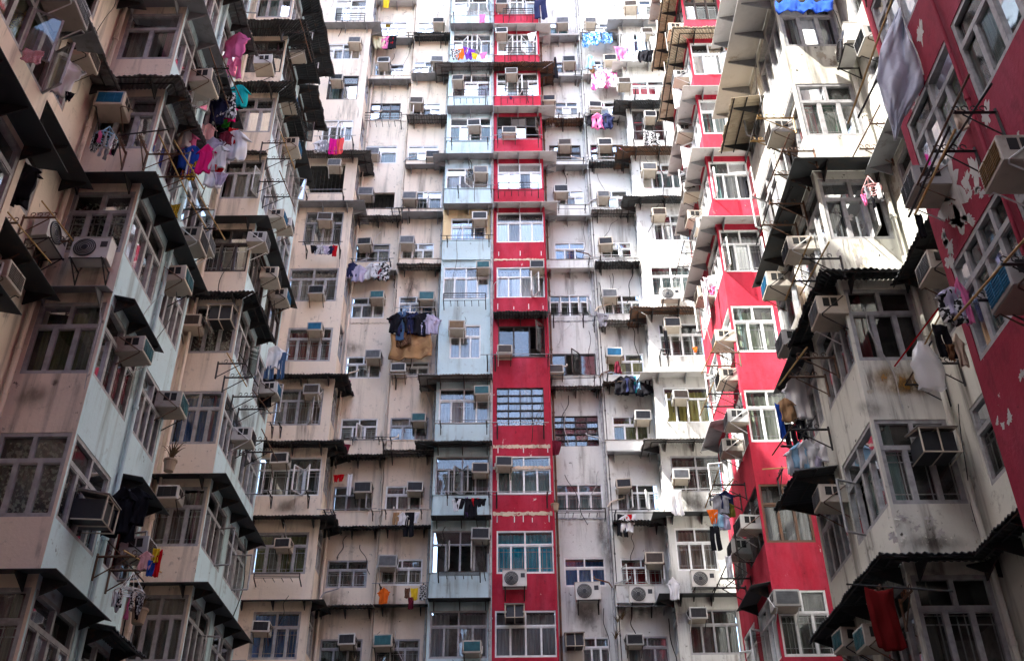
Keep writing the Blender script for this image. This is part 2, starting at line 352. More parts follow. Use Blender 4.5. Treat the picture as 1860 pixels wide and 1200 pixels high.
def awning(bld, pts, z, depth=.55, kind='galv', drop=.1, e0=.25, e1=.25, corr=False, step=.9):
    pts = [Vector((p[0], p[1], 0)) for p in pts]; n = len(pts)
    dirs = [(pts[i+1]-pts[i]).normalized() for i in range(n-1)]
    nor = [Vector((d.y, -d.x, 0)) for d in dirs]
    ins = list(pts); ins[0] = pts[0]-dirs[0]*e0; ins[-1] = pts[-1]+dirs[-1]*e1
    outs = []
    for i in range(n):
        v = nor[0] if i == 0 else nor[-1] if i == n-1 else nor[i-1]+nor[i]
        outs.append(ins[i]+v*depth)
    a = MB(); brs = []; pur = []; th = .012
    for i in range(n-1):
        L = (outs[i+1]-outs[i]).length; k = max(2, int(L/.03)) if corr else 3
        jag = random.uniform(0, 9)
        for s in range(k):
            q = []
            for f in (s/k, (s+1)/k):
                wv = (.02*math.sin(f*L/.115*2*math.pi)) if corr else 0
                I = ins[i].lerp(ins[i+1], f)+nor[i]*.004; O = outs[i].lerp(outs[i+1], f)
                rag = .02*math.sin(f*13+jag)+.012*math.sin(f*37+jag) if corr else 0
                O = O+nor[i]*rag
                q.append((I+Vector((0,0,z+wv)), O+Vector((0,0,z-drop+wv))))
            (i0, o0), (i1, o1) = q; T = Vector((0,0,th))
            a.quad(i0, i1, o1, o0); a.quad(i0+T, i1+T, o1+T, o0+T); a.quad(o0, o1, o1+T, o0+T)
            if s == 0 and i == 0: a.quad(i0, o0, o0+T, i0+T)
            if s == k-1 and i == n-2: a.quad(i1, o1, o1+T, i1+T)
        L = (pts[i+1]-pts[i]).length; m = max(2, int(L/step)+1); T = dirs[i]*.012
        for s in range(m):
            c = pts[i].lerp(pts[i+1], (s+.18)/(m-1+.36)); zz = z-.03 if corr else z-.004
            tri = [c+nor[i]*.005+Vector((0,0,zz)), c+nor[i]*(depth*.88)+Vector((0,0,zz-drop*.88)), c+nor[i]*(depth*.88)+Vector((0,0,zz-drop*.88-.03)), c+nor[i]*.005+Vector((0,0,zz-.30))]
            b_ = MB(); b_.hexa([p-T for p in tri]+[p+T for p in tri]); brs.append(b_)
        if corr:
            for f in (.5, .93):
                I0 = ins[i].lerp(outs[i], f); I1 = ins[i+1].lerp(outs[i+1], f); zz = Vector((0,0,z-drop*f-.04)); b_ = MB(); b_.bar(I0+zz, I1+zz, .018); pur.append(b_)
    o = a.build('awning', M[kind], bld)
    for q in brs: q.build('bracket', M['steel' if corr or kind == 'tar' else 'galv'], o)
    for q in pur: q.build('purlin', M['steel'], o)
    return o

# ------------------------------------------------------------------ air conditioners (prototypes, then copies)
def make_ac(kind):
    if kind == 'o':
        r = empty('outdoor_unit', (0, 0, 0)); w, h, dp = .80, .56, .30; y1 = -.12; y0 = y1-dp
        m = MB(); m.box(-w/2, w/2, y0, y1, -h/2, h/2); m.box(-w/2-.01, w/2+.01, y0-.012, y1, h/2, h/2+.02); b = m.build('case', M['acw'], r)
        bv = b.modifiers.new('b', 'BEVEL'); bv.width = .02; bv.segments = 2
        m = MB(); m.lathe((-.11, y0-.002, 0), [(.235, 0), (.235, -.02), (.20, -.022), (.19, 0), (.05, -.004), (.05, -.02), (.0, -.02)], 24, 0, 1); m.build('fan_guard', M['ac_d'], r)
        m = MB()
        for q in (.08, .12, .16, .2): m.lathe((-.11, y0-.02, 0), [(q, 0), (q+.008, -.004), (q, -.008)], 20, 0, 1)
        m.build('fan_rings', M['grille'], r)
        m = MB(); m.box(.2, .34, y0-.006, y0-.001, .02, .17); m.build('badge_plate', M['ac_d'], r)
        m = MB()
        for x in (-.32, .32): m.bar((x, 0, -h/2-.03), (x, y0-.06, -h/2-.03), .02); m.bar((x, 0, -h/2-.35), (x, y0, -h/2-.04), .016); m.bar((x, 0, -h/2-.36), (x, 0, -h/2), .018)
        m.bar((-.36, y0-.03, -h/2-.035), (.36, y0-.03, -h/2-.035), .018); m.build('support_bracket', M['steel'], r)
        return r
    if kind == 'k':   # unit inside a steel cage with a dark face
        r = empty('air_conditioner', (0, 0, 0)); w, h, dp = .62, .44, .55
        m = MB(); m.box(-w/2+.04, w/2-.04, -dp+.05, .05, -h/2+.03, h/2-.05); m.build('case', M['ac_d'], r)
        m = MB()
        for x in (-w/2, 0, w/2):
            m.bar((x, -dp, -h/2), (x, -dp, h/2), .016); m.bar((x, -dp, h/2), (x, 0, h/2+.1), .014); m.bar((x, -dp, -h/2), (x, 0, -h/2), .014)
        for z in (-h/2, h/2): m.bar((-w/2, -dp, z), (w/2, -dp, z), .016)
        m.build('cage', M['acb'], r)
        m = MB(); m.hexa([(-w/2-.03,-dp-.03,h/2+.01),(w/2+.03,-dp-.03,h/2+.01),(w/2+.03,0,h/2+.1),(-w/2-.03,0,h/2+.1)]+[(-w/2-.03,-dp-.03,h/2+.03),(w/2+.03,-dp-.03,h/2+.03),(w/2+.03,0,h/2+.12),(-w/2-.03,0,h/2+.12)]); m.build('cover', M['corr'], r)
        return r
    r = empty('air_conditioner', (0, 0, 0)); w, h, dp = (.60, .40, .50); cm = 'acb' if kind in 'gy' else 'acw'
    m = MB(); m.box(-w/2, w/2, -dp, .06, -h/2, h/2)
    b = m.build('case', M[cm], r); bv = b.modifiers.new('b', 'BEVEL'); bv.width = .014; bv.segments = 2
    m = MB(); m.box(-w/2+.015, w/2-.015, -dp+.02, .05, -h/2-.006, -h/2-.001); m.build('base_pan', M['acb'], r)
    m = MB(); e = .045; m.box(-w/2+e, w/2-e, -dp-.006, -dp-.002, -h/2+e+.01, h/2-e)
    for k in range(7):
        z = -h/2+e+.03+k*(h-2*e-.04)/6.5; m.box(-w/2+e, w/2-e, -dp-.016, -dp-.005, z-.004, z+.004)
    for x in (-.1, .1): m.box(x-.004, x+.004, -dp-.018, -dp-.004, -h/2+e, h/2-e)
    m.build('front_grille', M['ac_'+kind], r)
    for s in (-1, 1):
        m = MB()
        for j in (0, 1): m.box(s*(w/2+.002)-.002, s*(w/2+.002)+.002, -dp*.78+j*.15, -dp*.78+j*.15+.12, -h*.1, h*.36)
        m.box(s*(w/2+.002)-.0015, s*(w/2+.002)+.0015, -dp*.78+.11, -dp*.78+.16, -h*.1, -h*.07); m.build('side_vent', M['black'], r)
    for s in (-1, 1): m = MB(); m.bar((s*(w/2+.02), -dp*.9, -h/2-.01), (s*(w/2+.02), 0, h*.42), .011); m.bar((s*(w/2-.05), -dp*.85, -h/2-.012), (s*(w/2-.05), 0, -h/2-.3), .014); m.bar((s*(w/2-.05), -dp*.85, -h/2-.012), (s*(w/2+.02), -dp*.9, -h/2-.01), .011); m.build('support_bracket', M['aluw'], r)
    return r
ACP = {k: make_ac(k) for k in 'btdgsyko'}
for r in ACP.values(): kids(r)
USED = set()
def ac(fc, x, y, kind, where, sc_=1., depth=.5):
    u, z = fc.px(x, y, depth if kind != 'o' else .4)
    p = ACP[kind]
    if kind in USED: o = copy_tree(p)
    else: o = p; USED.add(kind)
    if kind != 'o':
        for c in o.children:
            st = c.name.split('.')[0]
            if st == 'case' and kind != 'k' and random.random() < .6: c.material_slots[0].link = 'OBJECT'; c.material_slots[0].material = M[random.choice(['acg', 'acd', 'acd', 'acb'])]
            if st == 'support_bracket' and random.random() < .5: c.material_slots[0].link = 'OBJECT'; c.material_slots[0].material = M[random.choice(['rust', 'steel'])]
            if st == 'front_grille' and random.random() < .25: c.material_slots[0].link = 'OBJECT'; c.material_slots[0].material = M[random.choice(['ac_d', 'ac_g', 'ac_n'])]
    sc_ *= random.uniform(.88, 1.08)
    o.location = fc.P(u, z); o.rotation_euler = (random.uniform(-.06, .03), random.uniform(-.03, .03), fc.rot+random.uniform(-.05, .05)); o.scale = (sc_, 1, sc_)
    nm = {'b': 'white air conditioner, blue grille', 't': 'white air conditioner, teal grille', 'd': 'white air conditioner, black grille', 'g': 'beige air conditioner, grey grille', 's': 'white air conditioner, slate grille',
          'y': 'beige air conditioner, rusty grille', 'k': 'caged dark air conditioner', 'o': 'white outdoor fan unit'}[kind]
    tag(o, nm+', '+where, 'air conditioner', 'air conditioners hung on the facades', o.location.copy())
    return o

# ------------------------------------------------------------------ drying racks
def rail(fc, u0, u1, z, where, reach=.62, rods=2, mat='steel'):
    r = empty('drying_rack', fc.P((u0+u1)/2, z), 0); off = r.location
    def L(p): return p-off
    for u in (u0, u1):
        m = MB(); m.bar(L(fc.P(u, z+.02, 0)), L(fc.P(u, z, reach)), .024); m.bar(L(fc.P(u, z-.34, .01)), L(fc.P(u, z-.02, reach*.55)), .013); m.bar(L(fc.P(u, z-.36, .02)), L(fc.P(u, z+.1, .02)), .022)
        m.build('bracket', M['steel' if mat == 'steel' else mat], r)
    for k in range(rods):
        d = reach*(1-.42*k)-.03; m = MB(); e = .25 if k == 0 else .1
        m.bar(L(fc.P(u0-e, z+.035, d)), L(fc.P(u1+e*.7, z+.035+random.uniform(-.03, .03), d)), .014, n=6); m.build('rod', M[random.choice(['pipe', 'steel', 'galv'])], r)
    tag(r, 'steel drying rack, '+where, 'drying rack', 'drying racks under the windows', off.copy())
def railing(fc, u0, u1, z0, z1, where, reach=.42):
    m = MB(); off = fc.P((u0+u1)/2, z0)
    def L(u, z, d): return fc.P(u, z, d)-off
    m.path([L(u0, z0-.15, 0), L(u0, z0, reach), L(u0, z1, reach), L(u1, z1, reach), L(u1, z0, reach), L(u1, z0-.15, 0)], .02, n=6)
    for k in range(3): zz = z0+(z1-z0)*k/3; m.bar(L(u0, zz, reach), L(u1, zz, reach), .013, n=5)
    n = int((u1-u0)/.25)
    for k in range(1, n): uu = u0+(u1-u0)*k/n; m.bar(L(uu, z0, reach), L(uu, z0, .02), .012)
    o = m.build('window_railing', M['steel'], None); o.location = off
    tag(o, 'grey tube window railing, '+where, 'window railing', 'railings fixed across windows', off.copy())
def pole_rack(fc, u, z, where, reach=1.2, poles=2, mat='rust', du=.5):
    """two triangular wall brackets reaching out and poles laid through their rings"""
    off = fc.P(u, z); r = empty('pole_bracket', off)
    for k in (0, 1):
        uu = u+k*du; m = MB(); L = lambda a, b, c: fc.P(a, b, c)-off
        m.bar(L(uu, z, 0), L(uu, z, reach*.62), .026); m.bar(L(uu, z-.42, 0), L(uu, z-.03, reach*.5), .014); m.bar(L(uu, z-.45, .015), L(uu, z+.06, .015), .024)
        for q in range(4):
            cc = reach*(.18+.13*q); pts = [L(uu, z+.03+.045*(1-math.cos(t*1.05)), cc+.045*math.sin(t*1.05)) for t in range(6)]; m.path(pts, .008)
        m.build('bracket', M[mat], r)
    for k in range(poles):
        m = MB(); d = reach*(.56-.26*k); a = random.uniform(-.15, .15)
        m.bar(fc.P(u-.5, z+.05-a, d)-off, fc.P(u+du+.6, z+.05+a, d+.1)-off, .016, n=6); m.build('pole', M[random.choice(['bamboo', 'steel', 'rust'])], r)
    tag(r, 'wall bracket with drying poles, '+where, 'pole bracket', 'brackets with drying poles', off.copy())

# ------------------------------------------------------------------ laundry
def garment_proto(kind, sd):
    rr = random.Random(sd); bm = bmesh.new(); nc, nr = 13, 20
    def hw(v):
        if kind == 'tee': return .16+2.0*v if v < .06 else .28+(v-.06)*1.1 if v < .26 else .31 if v < .3 else .33+.03*v
        if kind == 'shirt': return .14+2.2*v if v < .06 else .28+(v-.06)*.75 if v < .36 else .40 if v < .55 else .33
        if kind == 'trousers': return .40+.06*v
        if kind == 'dress': return .20 if v < .1 else .24+.26*v
        if kind == 'small': return .5*(1-.55*v)
        if kind == 'towel': return .46+.03*math.sin(v*7)
        return .5-.02*math.sin(v*5)
    ph = [rr.uniform(0, 6) for _ in range(5)]; am = .05 if kind == 'sheet' else .035
    F_, B_ = [], []
    for j in range(nr+1):
        v = j/nr; rf, rb = [], []
        for i in range(nc+1):
            s = -1+2*i/nc
            if kind == 'trousers': s = (abs(s)**.9)*(1 if s > 0 else -1)
            x = s*hw(v)+.02*math.sin(v*6+ph[4]); z = -v+(.06*s*s if kind in ('sheet', 'towel') else -.10*abs(s) if kind in ('tee', 'shirt') and v < .3 else .02*math.sin(s*4+ph[3])*v)
            fold = am*((.3+.7*v)*(math.sin(s*6+ph[0]+v*1.5)+.6*math.sin(s*13+ph[1]-v*3))+.35*math.sin(s*21+ph[3]+v*5)*v)+.015*math.sin(v*11+ph[2]+s*3)
            th = .008+.012*(1-s*s)*(kind in ('tee', 'shirt', 'dress', 'trousers'))
            rf.append(bm.verts.new((x, fold-th, z))); rb.append(bm.verts.new((x, fold+th, z)))
        F_.append(rf); B_.append(rb)
    for j in range(nr):
        for i in range(nc):
            if kind == 'trousers' and j/nr > .25 and i == nc//2: continue
            bm.faces.new((F_[j][i], F_[j][i+1], F_[j+1][i+1], F_[j+1][i])); bm.faces.new((B_[j][i], B_[j+1][i], B_[j+1][i+1], B_[j][i+1]))
    for j in range(nr):
        for i in (0, nc): bm.faces.new((F_[j][i], F_[j+1][i], B_[j+1][i], B_[j][i]))
    for i in range(nc):
        for j in (0, nr):
            if kind == 'trousers' and j and i == nc//2: continue
            bm.faces.new((F_[j][i], B_[j][i], B_[j][i+1], F_[j][i+1]))
    for v in [v for v in bm.verts if not v.link_faces]: bm.verts.remove(v)
    bmesh.ops.recalc_face_normals(bm, faces=bm.faces)
    me = bpy.data.meshes.new(kind); bm.to_mesh(me); bm.free(); me.materials.append(M['cl_white'])
    me.polygons.foreach_set('use_smooth', [True]*len(me.polygons)); return me
GP = {k: [garment_proto(k, 11*i+len(k)) for i in range(3)] for k in ('tee', 'shirt', 'trousers', 'dress', 'small', 'towel', 'sheet')}
ASP = dict(tee=.95, shirt=.85, trousers=.52, dress=.6, small=.85, towel=.5, sheet=1.2)
GN = dict(tee='t_shirt', shirt='shirt', trousers='trousers', dress='dress', small='underwear', towel='towel', sheet='bed_sheet')
GW = dict(tee='t-shirt', shirt='shirt', trousers='trousers', dress='dress', small='small garment', towel='towel', sheet='sheet')
CW = dict(bluefloral='blue floral', pinkfloral='pink and white floral', bluestripe='blue striped', redstripe='red striped', mono='black and white', leopard='brown spotted', yellowspot='yellow spotted', palepink='pale pink', hotpink='hot pink', lightblue='light blue', darkred='dark red', canvas='tan canvas', tarp='silver')
def cloth_item(kind, col, x, y, hpx, D, where, wpx=None, rot=0, X=None):
    p = onY(x, y, D) if X is None else onX(x, y, X)
    q = onY(x, y+hpx, D) if X is None else onX(x, y+hpx, X)
    h = p.z-q.z
    if wpx: w = abs((onY(x+wpx/2, y, D)-onY(x-wpx/2, y, D)).x)
    else: w = h*ASP[kind]*random.uniform(.88, 1.1)
    o = bpy.data.objects.new(GN[kind], random.choice(GP[kind])); COL.objects.link(o)
    o.location = p; o.scale = (w, min(1.6, max(.6, w*1.6)), h); o.rotation_euler = (0, 0, rot+random.uniform(-.35, .35))
    o.material_slots[0].link = 'OBJECT'; o.material_slots[0].material = M['cl_'+col]
    tag(o, f"{CW.get(col, col)} {GW[kind]} drying, {where}", 'laundry', 'laundry drying outside the windows', p.copy())
    return o
# ------------------------------------------------------------------ the blocks
XL, XR = -7.65, 6.20; IL, IR = -9.10, 7.65; YB = 33.2
def block(label, loc): o = empty('apartment_block', loc); tag(o, label, 'building', None, Vector(loc)); return o
def sub(par, name, mats):            # wall of a block: collects sheets, built at the end
    mb = MB(); WALLS.append((mb, name, mats, par)); return mb
WALLS = []
BL = block('long left wing with peach fronts and pale blue courtyard faces', (0, 0, 0))
BC = block('peach block with corner bays at the back left of the courtyard', (0, 0, 0))
BB = block('narrow pale blue block column at the middle of the back facade', (0, 0, 0))
BR = block('narrow bright red block column beside the pale blue one', (0, 0, 0))
BW = block('off-white block with streaked walls right of the red column', (0, 0, 0))
B2 = block('bright red bay block deep in the right wing', (0, 0, 0))
B1 = block('cream white flaking bay block in the middle of the right wing', (0, 0, 0))
B0 = block('crimson block with peeling paint at the near right edge', (0, 0, 0))

wall = dict(
 L=sub(BL, 'facade_wall', [M['peach'], M['blue'], M['peachd']]), C=sub(BC, 'facade_wall', [M['peach'], M['peachd']]),
 B=sub(BB, 'facade_wall', [M['blue'], M['yellow']]), R=sub(BR, 'facade_wall', [M['red']]), W=sub(BW, 'facade_wall', [M['white']]),
 R2=sub(B2, 'facade_wall', [M['red'], M['white']]), R1=sub(B1, 'facade_wall', [M['cream']]), R0=sub(B0, 'facade_wall', [M['crimson'], M['cream']]))

COLS = {  # key: (face, u0, u1, block, wall mesh, material, z0, z1, phrase)
 'C':    (front(32.2), IL, -6.6, BC, 'C', 0, -2, 62, 'peach corner bay'),
 'w1':   (front(YB), -6.6, -4.62, BC, 'C', 0, -2, 62, 'peach wall by corner bay'),
 'w2':   (front(YB-.22), -4.62, -2.82, BC, 'C', 1, -2, 62, 'peach wall by blue column'),
 'blue': (front(32.4), -2.82, -.735, BB, 'B', 0, -2, 62, 'pale blue column'),
 'red':  (front(32.4), -.735, 1.41, BR, 'R', 0, -2, 62, 'red column'),
 'w3':   (front(YB), 1.41, 3.36, BW, 'W', 0, -2, 62, 'white wall by red column'),
 'w4':   (front(YB-.22), 3.36, 5.20, BW, 'W', 0, -2, 62, 'white wall by corner bay'),
 'D':    (front(32.2), 5.20, IR, BW, 'W', 0, -2, 62, 'white corner bay'),
 'A':    (front(15.7), IL, XL, BL, 'L', 2, -2, 33, 'near left bay'),
 'Bf':   (front(23.4), IL, XL, BL, 'L', 0, -2, 33, 'far left bay'),
 'RW':   (front(15.5), XR, IR, B1, 'R1', 0, -2, 44, 'cream bay'),
 'R2':   (front(23.75), XR, IR, B2, 'R2', 0, -2, 44, 'far right red bay'),
 'Zo':   (lefty(XL), -8, 11.75, BL, 'L', 0, -2, 33, 'bay at left edge'),
 'Ao':   (lefty(XL), 15.7, 19.5, BL, 'L', 1, -2, 33, 'near left bay'),
 'Bo':   (lefty(XL), 23.4, 27.7, BL, 'L', 1, -2, 33, 'far left bay'),
 'Co':   (lefty(-6.6), 32.2, YB, BC, 'C', 0, -2, 62, 'peach corner bay'),
 'Do':   (righty(5.2), 32.2, YB, BW, 'W', 0, -2, 62, 'white corner bay'),
 'RWo':  (righty(XR), 15.5, 19.4, B1, 'R1', 0, -2, 44, 'cream bay'),
 'R2o':  (righty(XR), 23.75, 27.6, B2, 'R2', 0, -2, 44, 'far right red bay'),
 'R1o':  (righty(XR), -8, 11.6, B0, 'R0', 0, -2, 44, 'crimson wall'),
 'LW1':  (lefty(IL), 11.75, 15.7, BL, 'L', 0, -2, 33, 'left light well'),
 'LW2':  (lefty(IL), 19.5, 23.4, BL, 'L', 0, -2, 33, 'second left light well'),
 'LW3':  (lefty(IL), 27.7, 32.2, BL, 'L', 0, -2, 62, 'far left light well'),
 'RW1':  (righty(IR), 11.6, 15.5, B1, 'R1', 0, -2, 44, 'right light well'),
 'RW2':  (righty(IR), 19.4, 23.75, B2, 'R2', 1, -2, 44, 'second right light well'),
 'RW3':  (righty(IR), 27.6, 32.2, B2, 'R2', 1, -2, 44, 'far right light well'),
}
# rear walls of the bays (face away from the camera)
def rear(Y): return Face((0, Y, 0), (1, 0, 0), (0, 1, 0))
for Y, a, b, k, m, zt in ((11.75, IL, XL, 'L', 0, 33), (19.5, IL, XL, 'L', 0, 33), (27.7, IL, XL, 'L', 0, 33), (11.6, XR, IR, 'R0', 0, 44), (19.4, XR, IR, 'R1', 0, 44), (27.6, XR, IR, 'R2', 0, 44)):
    sheet(wall[k], rear(Y), a, b, -2, zt, (), m)
HOLES = {k: [] for k in COLS}; TODO = []
def win(key, u0, u1, z0, z1, *a, **kw): HOLES[key].append((u0, u1, z0, z1)); TODO.append((key, u0, u1, z0, z1, a, kw))
def wpx(key, x0, y0, x1, y1, *a, **kw):
    fc = COLS[key][0]; xm, ym = (x0+x1)/2, (y0+y1)/2
    u0 = fc.px(x0, ym)[0]; u1 = fc.px(x1, ym)[0]; z1 = fc.px(xm, y0)[1]; z0 = fc.px(xm, y1)[1]
    c = COLS[key]; u0 = max(u0, c[1]+.06); u1 = min(u1, c[2]-.06)
    win(key, u0, u1, z0, z1, *a, **kw)

WIN = {
'w1': '''687 40 739 70 b L w|681 117 734 142 b L w|672 188 727 218 d A - d|662 265 721 297 c A w|654 350 716 385 v N - s|645 443 708 476 b D - alu|637 540 698 578 b L w|627 647 692 687 b N w|618 760 685 803 b N w .R.|605 883 677 931 b N - alu ..R|593 1017 667 1067 b D|580 1160 657 1210 b D''',
'w2': '''758 40 803 70 b L w|751 112 792 138 b W w ..R|747 188 800 217 b D w L..|740 265 796 297 b A w|733 348 802 383 b D w .R.|729 442 788 475 b D w|724 538 787 574 b B w|717 657 779 683 b L w|708 758 778 802 b L|700 882 765 928 b D w|692 1015 767 1063 b D w|682 1160 762 1210 b D''',
'blue': '''824 -8 892 31 b W w .LR|822 62 892 102 a L w .LR.|821 135 891 178 b V w|817 214 892 258 a A w|810 305 886 345 b L w .R.|819 397 882 439 b B w|805 485 888 543 a W w|817 590 873 651 b L w|797 705 888 770 a L w|791 829 888 900 a D - .RL.|783 963 887 1041 a N - .LR.|780 1108 885 1195 a L - alu''',
'red': '''904 -8 974 30 a W w .LR.|903 62 976 103 a W w .LRL|902 133 978 177 a W w ..L.|902 212 982 255 d N - d ..R|904 297 984 346 a L w|902 386 988 440 a L w|902 485 989 540 a W w ..RL|905 592 990 648 f N - d ..R|902 704 988 772 g D - s|903 828 1000 897 a A w|902 963 1006 1041 a T w|899 1108 1012 1193 a L w''',
'w3': '''995 40 1032 69 c A w .R|1008 112 1043 137 c L w|1008 185 1050 212 b W w|998 264 1055 295 d N - d|1012 346 1061 378 b W w|1007 440 1063 475 b B w|996 535 1074 575 a D - w LLRR|998 642 1083 687 f N - d .R.|1002 755 1087 810 g D - s|1007 878 1095 928 a A w|1025 1012 1100 1065 b B w|1058 1156 1108 1210 b L w''',
'w4': '''1066 42 1112 66 b L w|1068 110 1117 132 b L w|1072 185 1124 213 b L w|1073 263 1133 295 d A - d|1082 346 1141 382 b L w|1092 440 1148 474 b D w .R.|1097 535 1175 574 a P w|1103 642 1170 682 b Y w|1113 755 1178 802 b O w|1120 878 1208 928 a N w .LR.|1128 1013 1203 1063 b R w LRR|1140 1155 1215 1210 b L''',
'D': '''1138 0 1184 28 a L w|1137 62 1190 95 a B w|1147 147 1207 173 a W w|1150 202 1205 255 d N - d|1165 297 1240 343 a A w|1187 390 1252 437 a L w|1183 483 1257 537 a A w|1198 587 1279 647 a D w|1207 703 1290 767 a Y w LR..|1220 827 1312 893 a D - alu|1228 958 1302 1036 b E w|1252 1106 1344 1188 a D''',
'C': '''608 0 665 38 a W w|590 80 655 108 a D w|595 138 650 181 e A - d|585 218 640 256 a D - w ..R.|560 298 625 350 v N - s|553 385 622 445 a D - alu|523 487 613 547 a E - l|520 595 602 656 a R - l|497 706 585 772 a E - l ...L|465 830 582 900 a D - w L.RL|460 966 558 1042 a O - l|455 1110 543 1197 a B - l''',
}
for key, txt in WIN.items():
    for row in txt.split('|'):
        q = row.split(); a = q[4:]; cur = a[1] if len(a) > 1 else 'W'; fr = 'alu'; op = ''
        for s in a[2:]:
            if s in ('w', 'd', 'l', 's', 'alu'): fr = s
            elif s != '-': op = s
        wpx(key, *map(float, q[:4]), a[0], cur, op, fr, grille=a[0] not in 'dfv')
# narrow side windows of the two corner bays at the back
for key, off in (('Co', .12), ('Do', .12)):
    for n in range(1, 14): win(key, 32.27, 33.1, S(n)+off, S(n)+off+1.5, 'c', random.choice('LDWA'), '', 'l' if key == 'Co' else 'w', grille=False)
# side bays: front windows and outer-face windows
CUF = {'A': 'VPOPDELLL', 'Bf': 'DDEBPNELLAL', 'RW': 'NNNNGWLLL', 'R2': 'DDLKKLLALNNAL'}
OFS = {'A': .38, 'Bf': .15, 'RW': .38, 'R2': .25}
FRM = {'A': 'l', 'Bf': 'l', 'RW': 'l', 'R2': 'w'}
for key in ('A', 'Bf', 'RW', 'R2'):
    o = OFS[key]; c = COLS[key]; out = {'A': 'Ao', 'Bf': 'Bo', 'RW': 'RWo', 'R2': 'R2o'}[key]; left = key in ('A', 'Bf')
    for n in range(0, 12):
        z0 = S(n)+o
        if z0 > (31 if left else 44): break
        cu = CUF[key][n] if n < len(CUF[key]) else 'L'; fr = FRM[key]; op = ''; st = 'b'
        if key == 'A' and n in (5, 6): st = 'c'
        if key == 'Bf': 
            if n in (5, 8): fr = 'd'
            if n == 6: op = 'L.R'
            if n == 1 or n == 3: st = 'a'
        if key == 'R2':
            if n == 2: fr = 'rust'
            if n in (9, 10): fr = 'd'; st = 'd'
            if n in (5, 6): op = 'L.R'
        if key == 'RW' and n == 3: op = '..L'
        if left: win(key, c[1]+(.13 if key == 'A' else .15), c[2]-.06, z0, z0+1.58, st, cu, op, fr)
        else: win(key, c[1]+.06, c[2]-(.18 if key == 'R2' else .14), z0, z0+1.58, st, cu, op, fr)
        y0 = COLS[out][1]; y1 = COLS[out][2]
        cs = random.choice('LDEVNR') if left else random.choice('NRDLNA')
        win(out, y0+.06, y0+1.85, z0, z0+1.58, 'a', cs, random.choice(['', '', '...L', '..R.']) if n else '', fr if fr != 'rust' else 'alud')
        win(out, y0+2.25, y1-.12, z0+.02, z0+1.56, random.choice('ab'), random.choice('LDENR'), random.choice(['', '..L', '.R.']) if n else '', fr if fr != 'rust' else 'alud')
for n in range(1, 6):   # crimson wall, bay at the left edge, light wells
    z0 = S(n)+.59
    win('R1o', 9.66, 11.42, z0, z0+1.57, 'h' if n % 2 else 'a', 'AKAAK'[n-1], '', 'l'); win('R1o', 7.6, 9.5, z0, z0+1.57, 'a', 'LAALA'[n-1], '', 'l'); win('R1o', 5.0, 7.2, z0, z0+1.57, 'a', 'L', '', 'l')
    z0 = S(n)+.2
    win('Zo', 9.75, 11.6, z0+.2, z0+1.75, 'a', 'DLOED'[n-1], '..LR' if n == 3 else '', 'l'); win('Zo', 7.2, 9.4, z0+.2, z0+1.75, 'a', 'E', '', 'l')
    win('LW1', 12.9, 14.6, z0+.15, z0+1.55, 'b', 'DLNDL'[n-1], '.L.' if n == 2 else '', 'l'); win('RW1', 13.0, 14.9, z0+.2, z0+1.6, 'b', 'NNLNA'[n-1], '', 'l')
    win('LW2', 20.3, 22.6, z0+.1, z0+1.5, 'b', 'DLNDL'[n-1], '', 'l'); win('RW2', 20.3, 22.6, z0+.1, z0+1.5, 'b', 'L', '', 'w')
for n in range(5, 11):
    win('LW3', 28.6, 31.2, S(n)+.2, S(n)+1.6, 'b', 'L', '', 'l'); win('RW3', 28.6, 31.2, S(n)+.2, S(n)+1.6, 'b', 'L', '', 'w')
for key, (fc, u0, u1, bld, wk, m, z0, z1, ph) in COLS.items():
    zn = [(S(7)+1.75, S(8)+1.75, 1)] if key == 'blue' else ()
    zn = [(S(8)-.05, S(8)+1.78, 1)] if key == 'blue' else ()
    sheet(wall[wk], fc, u0, u1, z0, z1, HOLES[key], m, .13, zn)
for key, u0, u1, z0, z1, a, kw in TODO: window(COLS[key][3], COLS[key][0], u0, u1, z0, z1, *a, **kw)
# small steps where the facade planes change depth
sheet(wall['C'], lefty(-4.62), YB-.22, YB, -2, 62, (), 1); sheet(wall['W'], righty(3.36), YB-.22, YB, -2, 62, (), 0)
sheet(wall['B'], righty(-2.82), 32.4, YB, -2, 62, (), 0); sheet(wall['R'], lefty(1.41), 32.4, YB, -2, 62, (), 0)
for mb, name, mats, par in WALLS: mb.build(name, mats, par)

# floors, ceilings and inner walls that show dimly behind the glass
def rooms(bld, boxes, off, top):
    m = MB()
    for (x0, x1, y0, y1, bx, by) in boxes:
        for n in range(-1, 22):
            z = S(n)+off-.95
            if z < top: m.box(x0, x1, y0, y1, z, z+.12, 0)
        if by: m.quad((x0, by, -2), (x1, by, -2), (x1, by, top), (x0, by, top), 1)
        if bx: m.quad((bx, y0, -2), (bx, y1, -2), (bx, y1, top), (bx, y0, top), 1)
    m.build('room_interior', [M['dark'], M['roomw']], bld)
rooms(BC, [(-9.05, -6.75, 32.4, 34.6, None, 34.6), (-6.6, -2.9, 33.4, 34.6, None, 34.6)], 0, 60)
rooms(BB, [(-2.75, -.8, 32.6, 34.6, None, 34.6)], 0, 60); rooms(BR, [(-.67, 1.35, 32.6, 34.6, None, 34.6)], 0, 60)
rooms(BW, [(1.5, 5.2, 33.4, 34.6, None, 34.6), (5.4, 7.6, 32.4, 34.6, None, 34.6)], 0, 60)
rooms(BL, [(-10.3, -7.8, 15.9, 19.35, -10.3, 19.35), (-10.3, -7.8, 23.6, 27.55, -10.3, 27.55), (-10.3, -7.8, -7.5, 11.6, -10.3, 11.6), (-10.3, -9.25, 11.6, 32, -10.3, None)], .2, 32.8)
